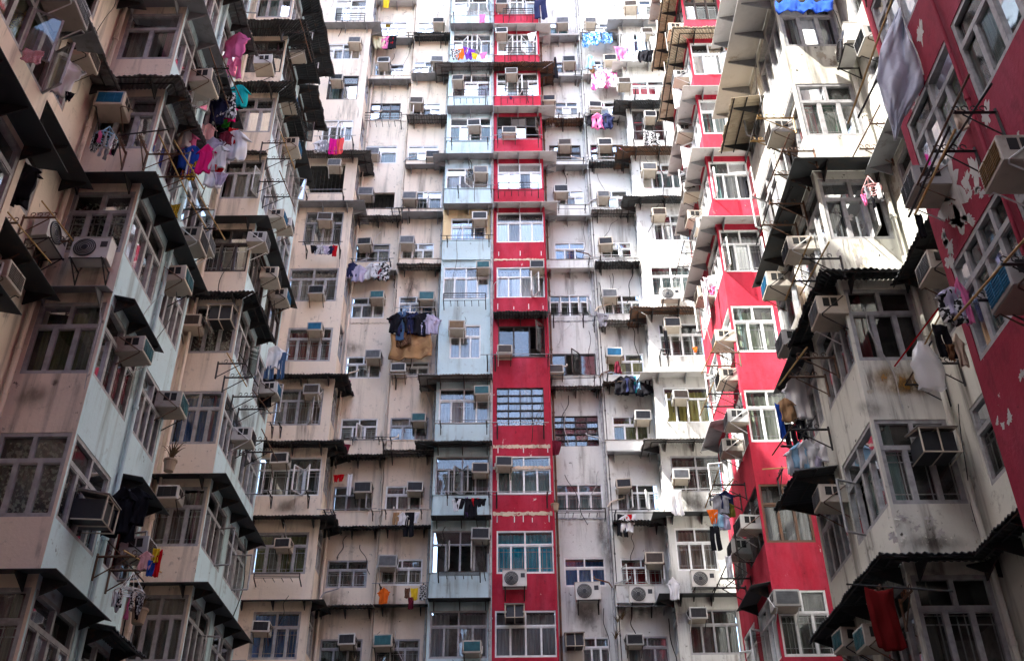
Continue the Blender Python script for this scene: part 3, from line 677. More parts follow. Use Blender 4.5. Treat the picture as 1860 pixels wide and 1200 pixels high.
rooms(B1, [(6.35, 8.8, 15.7, 19.25, 8.8, 19.25), (7.8, 8.8, 11.6, 15.7, 8.8, None)], .3, 44)
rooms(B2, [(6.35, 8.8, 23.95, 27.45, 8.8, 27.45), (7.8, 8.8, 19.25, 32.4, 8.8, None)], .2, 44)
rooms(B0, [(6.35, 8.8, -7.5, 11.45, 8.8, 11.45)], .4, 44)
# roofs and the outer sides of the blocks
m = MB(); m.box(-20, IL, -8, 26, 33, 33.3); m.box(IL, XL, -8, 11.75, 33, 33.28); m.box(IL, XL, 15.7, 19.5, 33, 33.28); m.box(IL, XL, 23.4, 27.7, 33, 33.28)
m.build('roof', M['roomw'], BL)
m = MB(); m.box(-20.2, -20, -8, 40, -2, 33); m.box(-20, -7.7, -8.2, -8, -2, 33); m.build('outer_wall', M['peachd'], BL)
m = MB(); m.box(-20, IL-.01, 26, 40, 33.3, 62); m.build('added_shade_tower', M['peachd'], BL)  # added unseen tower, keeps direct sun off the back facade
m = MB(); m.box(-10.5, XL, -8, 3.25, 33.3, 58); m.build('added_shade_tower', M['peachd'], BL)  # second added tower, out of view, shades the crimson wall from the sun
m = MB(); m.box(IL, -2.9, YB+.1, 44, 62, 62.3); m.build('roof', M['roomw'], BC)
m = MB(); m.box(-2.8, -.76, 32.5, 44, 62, 62.3); m.build('roof', M['roomw'], BB)
m = MB(); m.box(-.7, 1.4, 32.5, 44, 62, 62.3); m.build('roof', M['roomw'], BR)
m = MB(); m.box(1.45, 20, YB+.1, 44, 62, 62.3); m.build('roof', M['roomw'], BW)
for b, y0, y1 in ((B1, 11.62, 19.4), (B2, 19.42, 34), (B0, -8, 11.58)):
    m = MB(); m.box(IR+.02, 20, y0, y1, 44, 44.3); m.build('roof', M['roomw'], b); m = MB(); m.box(20, 20.2, y0, y1, -2, 44); m.build('outer_wall', M['white'], b)
m = MB()
for x, y0, y1 in ((XR, 15.5, 19.4),): m.box(x, IR+.02, y0, y1, 44, 44.28)
m.build('roof', M['roomw'], B1); m = MB(); m.box(XR, IR+.02, 23.75, 27.6, 44, 44.28); m.build('roof', M['roomw'], B2); m = MB(); m.box(XR, IR+.02, -8, 11.6, 44, 44.28); m.build('roof', M['roomw'], B0)
BK = block('unseen grey block added behind the camera to darken the courtyard', (0, -4.5, 0))  # added out of view to shut off skylight and dim the lower storeys
m = MB(); sheet(m, Face((0, -4.5, 0), (1, 0, 0), (0, 1, 0)), -7.6, 6.15, -2, 36, [(x, x+1.6, S(n), S(n)+1.5) for n in range(0, 11) for x in (-6, -3, 0, 3)], 0); m.box(-7.6, 6.15, -14, -5.1, -2, 35.9, 1); m.build('facade_wall', [wall_mat('grey_render', (.30, .28, .26), .5), M['dark']], BK)
# unseen courtyard ground, dark tone chosen to keep bounced light low
m = MB(); m.quad((-150, -150, -1.7), (150, -150, -1.7), (150, 200, -1.7), (-150, 200, -1.7)); g = m.build('ground', plain('courtyard_concrete', (.07, .067, .062), .9, sc_=.8)); g['kind'] = 'structure'

WALLM = dict(w1=M['peach'], w2=M['peachd'], w3=M['white'], w4=M['white'], blue=M['blue'], red=M['red'])
# ------------------------------------------------------------------ awnings: storey, kind (f flat, l pale flat, c dark corrugated, w weathered corrugated, b beige corrugated, r rusty)
AK = dict(f=('galv', False), l=('galvl', False), c=('tar', True), w=('corr', True), b=('corrb', True), r=('rust', True), d=('tar', False))
AWN = dict(w1='13l 12f 11f 8w 7f 4c 3c 2w 1d', w2='12c 11f 10w 9f 8f 7w 4w 3c 2d 1d', blue='13l 12f 11w 10f 9f 8f 5w 4c 3d 2d', red='13l 12l 11r 10l 9l 8l 6c', w3='12f 11f 10r 9f 8f 7l 5w', w4='12l 11l 10l 9c 8w 7c 6w 5r 4f 3c 2f 1d',
           D='12f 11l 10c 9r 8c 6r 5l 4w 3d 2d', C='12f 9w 8f 5c 4c 3c 2d')
for key, t in AWN.items():
    fc, u0, u1, bld = COLS[key][:4]; Y = fc.o.y
    for q in t.split():
        n = int(q[:-1]); k, cr = AK[q[-1]]; z = S(n)+1.80+random.uniform(-.05, .04)
        if key == 'C': pts = [(u0+.1, Y), (u1, Y), (u1, YB)]
        elif key == 'D': pts = [(u0, YB), (u0, Y), (u1-.1, Y)]
        elif key == 'red' and n in (12, 11, 10, 9, 8): pts = [(u0+.03, Y), (u1, Y), (u1, YB)]
        elif key == 'blue' and n in (5, 4, 11, 9): pts = [(u0, YB), (u0, Y), (u1-.03, Y)]
        else: pts = [(u0+.05, Y), (u1-.05, Y)]
        e = .03 if key in ('blue', 'red') or len(pts) > 2 else random.uniform(0, .06)
        awning(bld, pts, z, random.uniform(.48, .6)+(.1 if cr else 0), k, random.uniform(.05, .16), e, e, cr)
def side_awn(key, n, what, k, depth=.48, dz=0, drop=.1):
    f = COLS[key]; kind, cr = AK[k]; left = key in ('A', 'Bf'); o = {'A': 'Ao', 'Bf': 'Bo', 'RW': 'RWo', 'R2': 'R2o'}[key]
    y0, y1 = COLS[o][1], COLS[o][2]; z = S(n)+OFS[key]+1.80+dz
    pts = []
    if left:
        if 'F' in what: pts += [(IL, y0)]
        pts += [(XL, y0)]
        if 'O' in what: pts += [(XL, y1)]
        if 'h' in what: pts += [(XL, y0+2.1)]
        if 'o' in what: pts = [(XL, y0+.1), (XL, y0+1.9)]
        if 'p' in what: pts = [(XL, y0+2.1), (XL, y1)]
    else:
        if 'O' in what: pts += [(XR, y1)]
        if 'h' in what: pts += [(XR, y0+2.2)]
        pts += [(XR, y0)]
        if 'F' in what: pts += [(IR, y0)]
        if 'W' in what: pts += [(IR, 11.75)]
        if 'o' in what: pts = [(XR, y0+1.9), (XR, y0+.1)]
        if 'p' in what: pts = [(XR, y1), (XR, y0+2.1)]
    awning(f[3], pts, z, depth, kind, drop, .02, .02 if 'F' in what else .1, cr)
for a in (('A',0,'Fh','d'),('A',0,'p','c',.55,-.12),('A',1,'p','d',.5),('A',2,'F','f',.36),('A',2,'o','d',.42),('A',3,'FO','d',.46),('A',4,'Fh','w',.5),('A',5,'Fh','f',.48),('A',5,'p','d',.48,-.04),('A',6,'FO','w',.5),
          ('Bf',1,'FO','d',.5),('Bf',2,'FO','d',.5),('Bf',4,'Fh','c',.52),('Bf',5,'FO','d',.48),('Bf',6,'F','w',.3),('Bf',7,'Fh','c',.6),('Bf',7,'p','d',.5,-.1),('Bf',8,'Fh','c',.8),('Bf',8,'p','c',.7,-.1),('Bf',9,'FO','c',.75),
          ('RW',0,'OFW','c',.6),('RW',1,'p','c',.85,-.1),('RW',2,'hF','c',.48),('RW',2,'p','d',.45,-.12),('RW',3,'OF','d',.5),('RW',5,'OF','l',.8),('RW',5,'p','b',.75,-1.2),('RW',6,'OF','l',.5),
          ('R2',1,'o','d',.5),('R2',3,'p','f',.5),('R2',5,'OF','l',.5),('R2',6,'OF','l',.5),('R2',7,'OF','l',.5),('R2',8,'OF','b',.6),('R2',9,'OF','b',.6),('R2',10,'OF','l',.5)):
    side_awn(*a)
for n, k in ((1, 'd'), (2, 'd'), (3, 'f'), (4, 'w'), (5, 'f')):
    awning(BL, [(XL, 6), (XL, 11.75)], S(n)+2.05, .52, AK[k][0], .1, .02, .35, AK[k][1])
    if n > 1: awning(BL, [(IL, 12.0), (IL, 15.5)], S(n)+1.95, .6, AK['w' if n == 4 else 'd'][0], .1, .02, .02, n == 4)
awning(B1, [(IR, 15.3), (IR, 12.0)], S(2)+2.0, .55, 'tar', .1, .02, .02, True); awning(B1, [(IR, 15.3), (IR, 12.0)], S(3)+2.0, .5, 'galv', .1, .02, .02)

# box parapets standing proud under the windows of the flat back walls
for key, ns in (('w1', (13, 12, 9, 5, 4)), ('w2', (13, 12, 11, 10, 9, 8, 5, 4)), ('w3', (13, 12, 11, 10, 9, 8, 6)), ('w4', (13, 12, 11, 10, 9, 8, 7, 5, 3)), ('blue', (13, 12, 11, 10, 9, 8, 5, 4, 3)), ('red', (13, 12, 11, 10, 9))):
    fc, u0, u1, bld = COLS[key][:4]
    for n in ns:
        hs = [h[2] for h in HOLES[key] if abs(h[2]-S(n)) < 1.2]; zt = (hs[0] if hs else S(n))-.012; zb = S(n-1)+1.86; d = random.uniform(.13, .22) if key[0] == 'w' else .09
        m = MB(); m.fbox(fc, u0+random.uniform(.0, .05)+.012, u1-random.uniform(0, .05)-.012, zb, zt, .002, d)
        b = m.build('parapet', WALLM[key], bld)
        m = MB(); m.fbox(fc, u0+.0, u1-.0, zt, zt+.01+.02*random.random(), -.01, d+.025); m.build('sill', M['roomw' if key[0] == 'w' else 'galvl'] if random.random() < .4 else WALLM[key], bld)
# flaked and stained areas with an outline of their own
M['plaster'] = wall_mat('bare_grey_plaster', (.46, .44, .42), .6, off=(5, 5, 5)); M['ochre'] = stain_mat('ochre_water_stain', (.30, .17, .05), 1.)
def patch(key, x, y, rx, ry, mat, lean=0., jag=.5, d=.004, name='bare_patch'):
    fc = COLS[key][0]; m = MB(); n = 44; c = fc.px(x, y); ph = [random.uniform(0, 6.28) for _ in range(6)]; pts = []
    for k in range(n):
        a = 2*math.pi*k/n; r = 1+jag*(.45*math.sin(2*a+ph[0])+.35*math.sin(3*a+ph[1])+.3*math.sin(5*a+ph[2])+.25*math.sin(9*a+ph[3])+.2*math.sin(14*a+ph[4])+.15*random.uniform(-1, 1)); r = max(r, .25)
        X = rx*r*math.cos(a); Y = ry*r*math.sin(a); u, z = fc.px(x+X+lean*Y, y+Y); pts.append(fc.P(u, z, d))
    i = len(m.v); m.v += [tuple(fc.P(c[0], c[1], d))]+[tuple(p) for p in pts]
    for k in range(n): m.f.append((i, i+1+k, i+1+(k+1) % n)); m.m.append(0)
    m.build(name, mat, COLS[key][3])
for q in ((1728, 345, 16, 48, .2), (1722, 378, 11, 30, .2), (1771, 312, 7, 19, .1), (1756, 330, 4, 16, .1), (1792, 208, 5, 17, .1), (1775, 345, 4, 6, 0), (1762, 352, 3, 9, 0), (1784, 352, 4, 6, 0), (1738, 404, 9, 5, 0), (1760, 398, 8, 7, 0), (1724, 447, 5, 13, .1), (1714, 425, 2, 9, 0), (1717, 437, 3, 10, 0), (1726, 475, 5, 12, 0), (1834, 758, 4, 8, 0), (1812, 765, 2, 5, 0), (1822, 772, 3, 4, 0), (1672, 60, 4, 15, .1), (1856, 680, 3, 8, 0), (1850, 243, 2, 3, 0)):
    patch('R1o', q[0], q[1], q[2]*1.35, q[3]*1.25, M['plaster'], q[4], .6, name='bare_plaster_patch')
patch('RW', 1622, 690, 62, 32, M['ochre'], 0, .2, name='water_stain'); patch('RW', 1665, 702, 45, 22, M['ochre'], 0, .2, .006, name='water_stain')
for q in ((1525, 463, 5, 9), (1560, 475, 5, 12), (1528, 482, 4, 4), (1545, 395, 5, 5)): patch('RW', *q, M['plaster'], 0, .6, name='bare_plaster_patch')
for x, y, rx, ry, k in ((1640, 940, 8, 5, 'RW'), (1690, 945, 10, 6, 'RW'), (1622, 975, 6, 9, 'RW'), (1708, 968, 7, 6, 'RW'), (1665, 958, 6, 4, 'RW')): patch(k, x, y, rx, ry, M['plaster'], 0, .8, name='bare_plaster_patch')
fc = COLS['RW'][0]; m = MB()       # curling flakes of paint on the lowest lit parapet
for _ in range(60):
    cx, cy = random.choice([(1632, 935), (1650, 945), (1685, 945), (1700, 960), (1715, 970), (1640, 980), (1628, 965), (1690, 975)]); x = cx+random.gauss(0, 9); y = cy+random.gauss(0, 7)
    if not (1615 < x < 1738 and 922 < y < 990): continue
    u, z = fc.px(x, y); s = random.uniform(.018, .05); a = random.uniform(0, 6.28); c, sn = math.cos(a)*s, math.sin(a)*s; l = random.uniform(.3, 1.0)*s
    m.quad(fc.P(u-c*.5, z-sn*.5, .008), fc.P(u+sn*.4, z-c*.4, .008+l*.4), fc.P(u+c, z+sn, .01+l), fc.P(u-sn*.4, z+c*.4, .008+l*.5))
m.build('flaking_paint', M['cream'], B1)
# soot and damp below outdoor units and sills
M['soot'] = stain_mat('sooty_stain', (.06, .045, .04), .62); M['damp'] = stain_mat('damp_stain', (.10, .07, .05), .5)
for k, x, y, rx, ry, mt in (('w3', 1068, 1115, 40, 36, 'soot'), ('w4', 1163, 1108, 40, 24, 'soot'), ('w2', 748, 520, 20, 40, 'damp'), ('w2', 705, 1105, 30, 36, 'damp'), ('w1', 612, 1092, 30, 32, 'damp'), ('w1', 640, 632, 32, 14, 'damp'), ('LW1', 85, 480, 26, 60, 'soot'), ('A', 100, 694, 8, 8, 'soot'), ('A', 137, 702, 10, 24, 'damp'), ('A', 60, 720, 40, 30, 'damp'), ('w4', 1130, 600, 14, 30, 'damp'), ('w4', 1195, 650, 14, 40, 'soot'), ('w3', 1090, 960, 14, 60, 'damp'), ('w4', 1105, 1000, 14, 50, 'soot'), ('blue', 835, 1066, 46, 24, 'soot'), ('w1', 690, 1080, 20, 34, 'damp'), ('D', 1265, 915, 50, 22, 'soot'), ('C', 545, 690, 44, 14, 'damp'), ('C', 520, 920, 40, 18, 'damp'), ('w1', 650, 960, 40, 24, 'damp'), ('w2', 750, 950, 24, 30, 'damp'), ('RW', 1700, 985, 60, 24, 'soot'), ('RW', 1580, 740, 30, 20, 'soot'), ('RW1', 1690, 700, 30, 60, 'soot'), ('RW1', 1650, 760, 40, 30, 'damp'), ('Ao', 250, 700, 14, 50, 'damp'), ('Bo', 450, 760, 14, 40, 'damp')): patch(k, x, y, rx, ry, M[mt], .0, .15, .003, 'stain')
# cables looping down the facades
for key, cnt in (('w1', 8), ('w2', 8), ('blue', 7), ('red', 6), ('w3', 11), ('w4', 11), ('D', 8), ('C', 8), ('A', 2), ('Bf', 2), ('RW', 2), ('Ao', 3), ('Bo', 4), ('RWo', 3), ('R2o', 3), ('R1o', 2), ('RW1', 4), ('LW1', 3)):
    fc, u0, u1, bld = COLS[key][:4]; u0 = max(u0, 8.2)if key == 'R1o' else u0
    for _ in range(cnt):
        n = random.randint(1, 13 if key[0] in 'wbrDC' else 5); u = random.uniform(u0+.1, u1-.1); z = S(n)+random.uniform(.9, 2.2); pts = []; L = random.uniform(.8, 3.0); du = random.uniform(-.7, .7); sg = random.uniform(.03, .25)
        for k in range(13):
            f = k/12; uu = min(max(u+du*f+.05*math.sin(f*9+n), u0+.03), u1-.03); pts.append(fc.P(uu, z-L*f, .05+sg*math.sin(math.pi*f)))
        m = MB(); m.path(pts, random.choice([.009, .012, .016]), n=4); m.build('cable', M[random.choice(['steel', 'steel', 'pipe', 'black'])], bld)
# ledges, plaster bands and pipes that belong to the blocks
def band(bld, key, z, h, d, mat, name='plaster_band', a=None, b=None):
    fc, u0, u1 = COLS[key][:3]; u0 = a if a is not None else u0+.02; u1 = b if b is not None else u1-.02; m = MB(); n = int((u1-u0)/.06)+1
    pr = None
    for k in range(n+1):
        u = u0+(u1-u0)*k/n; lo = z+random.uniform(-.025, .03); hi = z+h+random.uniform(-.025, .025)
        if pr: m.hexa([fc.P(pr[0],pr[1],.001), fc.P(u,lo,.001), fc.P(u,lo,d), fc.P(pr[0],pr[1],d), fc.P(pr[0],pr[2],.001), fc.P(u,hi,.001), fc.P(u,hi,d), fc.P(pr[0],pr[2],d)])
        pr = (u, lo, hi)
    m.build(name, mat, bld)
M['scar'] = wall_mat('bare_plaster', (.60, .48, .36), .5, .5, (.30, .05, .06), pscale=6, off=(1, 1, 1))
band(BR, 'red', S(5)-1.02, .13, .012, M['scar']); band(BR, 'red', S(4)-.83+2.79-1.0, .10, .012, M['scar']); band(BR, 'red', S(3)+1.98, .14, .012, M['scar']); band(BR, 'red', S(8)-.93, .07, .012, M['scar'])
for key, b in (('w1', BC), ('w3', BW)):
    for n in (11, 7, 4, 2):
        band(b, key, S(n)-.62, .05, .02, M['galv' if key == 'w3' else 'peachd'], 'string_course')
def ticks(key, n, cnt, dz):
    fc, u0, u1 = COLS[key][:3]; m = MB()
    for k in range(cnt):
        u = u0+.2+(u1-u0-.4)*k/(cnt-1)+random.uniform(-.04, .04); z = S(n)+dz
        m.fbox(fc, u-.014, u+.014, z, z+random.uniform(.12, .3), .001, .008)
    m.build('patched_anchor', M['aluw'], COLS[key][3])
for a in (('red', 9, 4, -.62), ('red', 7, 4, -.55), ('red', 4, 4, -1.05), ('red', 5, 3, -1.2), ('red', 13, 3, -.35), ('red', 8, 3, -.7), ('red', 3, 3, 1.75)): ticks(*a)
def pipe(bld, x, y, z0, z1, r, mat, mx=0):
    m = MB(); m.bar((x, y, z0), (x+mx, y, z1), r, n=8)
    z = z0+.6
    while z < z1: m.bar((x, y, z), (x, y, z+.07), r*1.35, n=8); z += 2.79
    m.build('drain_pipe', mat, bld)
for bld, x0, x1, y, ns in ((BW, 3.30, 3.9, 33.0, (2, 3, 4, 6, 7, 9, 11)), (BW, 3.30, 2.7, 33.12, (1, 3, 5, 8, 10)), (BC, -4.70, -4.2, 33.0, (2, 4, 5, 7, 9, 10, 12)), (BC, -6.48, -5.9, 33.12, (3, 6, 8, 11)), (BW, 1.52, 2.1, 33.12, (2, 6, 9))):
    for n in ns:
        m = MB(); z = S(n)-.35+random.uniform(-.2, .2); yy = y-.05; m.path([(x1, yy+.02, z+.32), (x1, yy-.02, z+.22), (x0+(x1-x0)*.2, yy-.02, z+.08), (x0, yy, z-.1)], .028, n=6); m.build('waste_pipe', M[random.choice(['pipe', 'rust', 'peachd'])], bld)
pipe(BW, 3.44, 33.0, -1.7, 62, .028, M['steel']); pipe(BW, 5.12, 33.05, -1.7, 62, .035, M['pipe']); pipe(BC, -2.92, 32.9, -1.7, 62, .035, M['pipe']); pipe(BR, 1.36, 32.34, -1.7, 30, .03, M['red'])
pipe(BB, -.80, 32.32, -1.7, 62, .045, M['pipe']); pipe(BW, 3.30, 33.1, -1.7, 62, .05, M['pipe']); pipe(BW, 1.52, 33.1, -1.7, 62, .04, M['rust']); pipe(BC, -4.70, 33.1, -1.7, 62, .04, M['peachd']); pipe(BC, -6.48, 33.1, -1.7, 62, .05, M['peachd'])
pipe(BL, -9.0, 12.2, -1.7, 33, .05, M['peachd']); pipe(BL, -9.0, 15.5, -1.7, 33, .05, M['peachd']); pipe(BL, -8.9, 23.25, -1.7, 33, .05, M['peachd']); pipe(B1, 7.52, 15.35, -1.7, 44, .05, M['cream']); pipe(B0, 6.13, 9.58, -1.7, 44, .03, M['crimson']); pipe(BL, -7.58, 17.75, -1.7, 33, .045, M['blue'])
EXPOSURE = 3.38
# ------------------------------------------------------------------ air conditioners: facade key, photo pixel of the front's centre, kind
NMIN = dict(C=2, w1=1, w2=1, blue=2, red=2, w3=1, w4=1, D=2, A=0, Ao=0, Bf=1, Bo=1, RW=0, RWo=0, R2=1, R2o=1, R1o=1, Zo=2, LW1=2, LW2=2, RW1=1, Co=2, Do=2)
def where(key, z): 
    n = int((z-3.45)/2.79); r = max(1, n-NMIN[key]+1)
    return f"{COLS[key][8]}, {ORD[min(r, 15)]} storey up"
ACS = '''w1 697 109 d,w1 675 274 s,w1 664 346 s,w1 662 438 d,w1 685 535 t,w1 678 643 s,w1 658 883 d,w1 629 1161 d
w2 796 37 d,w2 793 107 s,w2 756 182 s,w2 786 279 d,w2 744 354 d,w2 739 435 s,w2 774 536 t,w2 724 667 d,w2 761 757 t,w2 753 882 d,w2 703 1017 s,w2 696 1163 t
blue 832 141 d,blue 861 222 d,blue 872 308 s,blue 871 391 d,blue 877 480 t,blue 829 590 y,blue 875 707 t,blue 872 848 d,blue 873 967 d,blue 857 1174 t
red 911 3 d,red 911 55 d,red 929 128 g,red 925 236 d,red 976 479 s,red 916 633 d,red 915 837 d,red 935 1111 k,red 935 1050 o
w3 1022 36 s,w3 1034 107 d,w3 998 178 d,w3 1026 258 d,w3 1019 342 d,w3 1010 670 g,w3 1044 1162 k,w3 1068 1073 o
w4 1072 36 s,w4 1109 104 d,w4 1081 189 d,w4 1099 257 d,w4 1096 352 s,w4 1101 437 d,w4 1108 532 s,w4 1116 639 b,w4 1168 753 d,w4 1134 877 d,w4 1190 1013 d,w4 1153 1160 d,w4 1166 1079 o
D 1146 6 g,D 1175 55 g,D 1134 146 g,D 1181 206 d,D 1179 302 s,D 1197 383 g,D 1222 584 s,D 1236 716 g,D 1238 860 d,D 1268 1112 d,D 1278 1050 o,D 1218 534 o
C 644 72 s,C 611 140 d,C 607 294 s,C 589 393 g,C 574 526 t,C 571 592 b,C 566 705 s,C 507 831 d,C 513 985 t,C 472 1137 d
A 197 178 b,A 163 452 o,LW1 22 182 g,LW1 172 107 s,LW1 103 432 o,LW1 30 506 g,Zo 150 15 s,Ao 270 638 t,Ao 344 511 t,Ao 392 155 d,Ao 196 932 k,Ao 335 735 t,Ao 276 1000 g,Ao 385 445 s
Bf 303 893 d,Bf 400 568 k,Bf 345 580 g,Bo 487 440 s,Bo 519 398 b,Bo 532 412 b,Bo 508 505 b,Bo 525 542 b,Bo 508 712 b,Bo 461 795 d,Bo 540 190 b,Bo 556 100 d,Bo 545 270 b,Bo 497 120 d,Bo 372 440 d
RW 1705 800 k,RWo 1483 907 s,RWo 1478 570 s,RWo 1426 455 t,RWo 1395 245 g,RWo 1388 520 b,RWo 1520 1165 t,RWo 1560 1160 t,RWo 1415 625 s
RW1 1676 490 d,RW1 1672 45 g,RW1 1560 75 g,RW1 1530 85 o,R1o 1812 520 b,R1o 1800 300 y,R1o 1650 340 s
R2o 1296 620 s,R2o 1318 765 s,R2o 1310 815 s,R2o 1340 955 d,R2o 1325 1000 d,R2o 1264 540 g,R2o 1246 400 g,R2o 1262 415 s,R2o 1228 245 g,R2o 1240 350 g,R2o 1222 145 s,R2o 1212 60 g,R2 1430 1085 s,R2o 1303 690 d'''
for q in ACS.replace('\n', ',').split(','):
    k, x, y, kd = q.split(); fc = COLS[k][0]; x = float(x); y = float(y)
    z = fc.px(x, y, .45)[1]
    ac(fc, x, y, kd, where(k, z), {'C': 1., 'A': 1.0}.get(k, 1.))

# ------------------------------------------------------------------ drying racks: key, storey, photo x-range, photo y
RAILS = '''w1 12 675 742 67,w1 10 740 744 215,w1 8 712 718 383,w1 7 640 708 474,w1 4 640 688 798,w1 3 602 676 930,w2 12 750 800 68,w2 5 718 795 683,w2 4 695 700 800,w2 3 700 765 928,w2 2 690 770 1063,w2 8 730 735 383,w2 6 730 790 566
blue 13 824 890 28,blue 12 826 888 90,blue 10 820 886 256,blue 8 832 892 343,blue 7 812 888 432,blue 5 800 884 770,blue 4 812 888 898,blue 6 885 888 650,red 10 904 978 252,red 6 899 996 648,red 5 903 988 772,red 4 902 994 897
w3 11 1045 1049 135,w3 10 1015 1052 210,w3 9 1005 1060 290,w3 8 1015 1063 378,w3 6 1006 1060 572,w3 5 1002 1080 688,w3 7 1070 1090 475,w4 12 1058 1110 60,w4 11 1068 1118 131,w4 10 1072 1122 207,w4 9 1076 1130 290,w4 7 1090 1165 472,w4 5 1104 1178 681,w4 3 1118 1206 930,w4 6 1080 1085 580
D 12 1128 1188 66,D 10 1152 1210 246,D 11 1154 1200 170,D 4 1226 1292 892,D 6 1200 1205 640,C 10 582 640 254,C 8 555 616 447,C 5 492 500 770,C 4 490 558 897,C 9 555 622 350,C 3 590 595 930'''
for q in RAILS.replace('\n', ',').split(','):
    k, n, x0, x1, y = q.split(); fc = COLS[k][0]; y = float(y)
    u0, z = fc.px(float(x0), y, .4); u1 = fc.px(float(x1), y, .4)[0]
    rail(fc, u0, max(u1, u0+.3), z, where(k, z+.3), random.uniform(.5, .7), random.choice([1, 2, 2]))
for q in 'red 13 914 968 16 28,red 12 917 972 87 100,red 11 910 968 162 178,red 9 905 978 332 346,blue 11 825 882 163 178,blue 7 806 882 533 545,w1 10 661 728 205 219,C 13 612 662 25 37,blue 3 796 872 1038 1044,w3 3 1012 1100 923 930,C 3 462 544 1041 1048'.split(','):
    k, n, x0, x1, y0, y1 = q.split(); fc = COLS[k][0]; u0, z1 = fc.px(float(x0), float(y0), .42); u1, z0 = fc.px(float(x1), float(y1), .42)
    railing(fc, u0, u1, z0, z1, where(k, z1+.4))
for k, x, y, rch, np_, mt in (('A', 215, 250, .9, 1, 'rust'), ('Ao', 310, 280, 1.3, 2, 'rust'), ('Ao', 365, 380, 1.1, 2, 'steel'), ('Ao', 398, 125, 1.2, 2, 'steel'), ('Ao', 225, 1010, 1.2, 2, 'rust'), ('Bo', 430, 660, 1.2, 2, 'steel'), ('Bo', 455, 720, 1.2, 1, 'steel'), ('Bo', 470, 800, 1.2, 1, 'steel'), ('Bo', 500, 330, 1.3, 1, 'steel'), ('Bo', 505, 260, 1.2, 1, 'steel'), ('Bo', 540, 60, 1.2, 1, 'steel'),
                        ('LW1', 90, 395, 1.0, 1, 'rust'), ('LW1', 20, 405, 1.0, 1, 'rust'), ('RWo', 1470, 650, 1.2, 1, 'rust'), ('RWo', 1480, 470, 1.2, 2, 'steel'), ('RWo', 1435, 275, 1.1, 1, 'rust'), ('RWo', 1460, 780, 1.3, 2, 'steel'), ('RWo', 1400, 215, 1.3, 1, 'bamboo'), ('RWo', 1418, 370, 1.2, 2, 'rust'), ('RW1', 1590, 225, 1.0, 1, 'rust'), ('RW1', 1690, 660, 1.1, 1, 'steel'),
                        ('R1o', 1740, 205, .9, 2, 'steel'), ('R1o', 1838, 480, 1.0, 1, 'steel'), ('R2o', 1310, 640, 1.3, 1, 'rust'), ('R2o', 1310, 715, 1.4, 2, 'steel'), ('R2o', 1320, 880, 1.4, 2, 'steel'), ('R2o', 1330, 1050, 1.3, 2, 'steel'), ('R2', 1432, 552, 1.0, 1, 'steel'), ('R2', 1420, 855, 1.0, 1, 'steel'), ('RW', 1600, 1075, .9, 1, 'rust'), ('R2o', 1250, 460, 1.2, 1, 'steel')):
    fc = COLS[k][0]; u, z = fc.px(x, y, .5); pole_rack(fc, u, z, where(k, z+.3), rch, np_, mt, .45 if k in ('A', 'RW', 'R2') else .7)

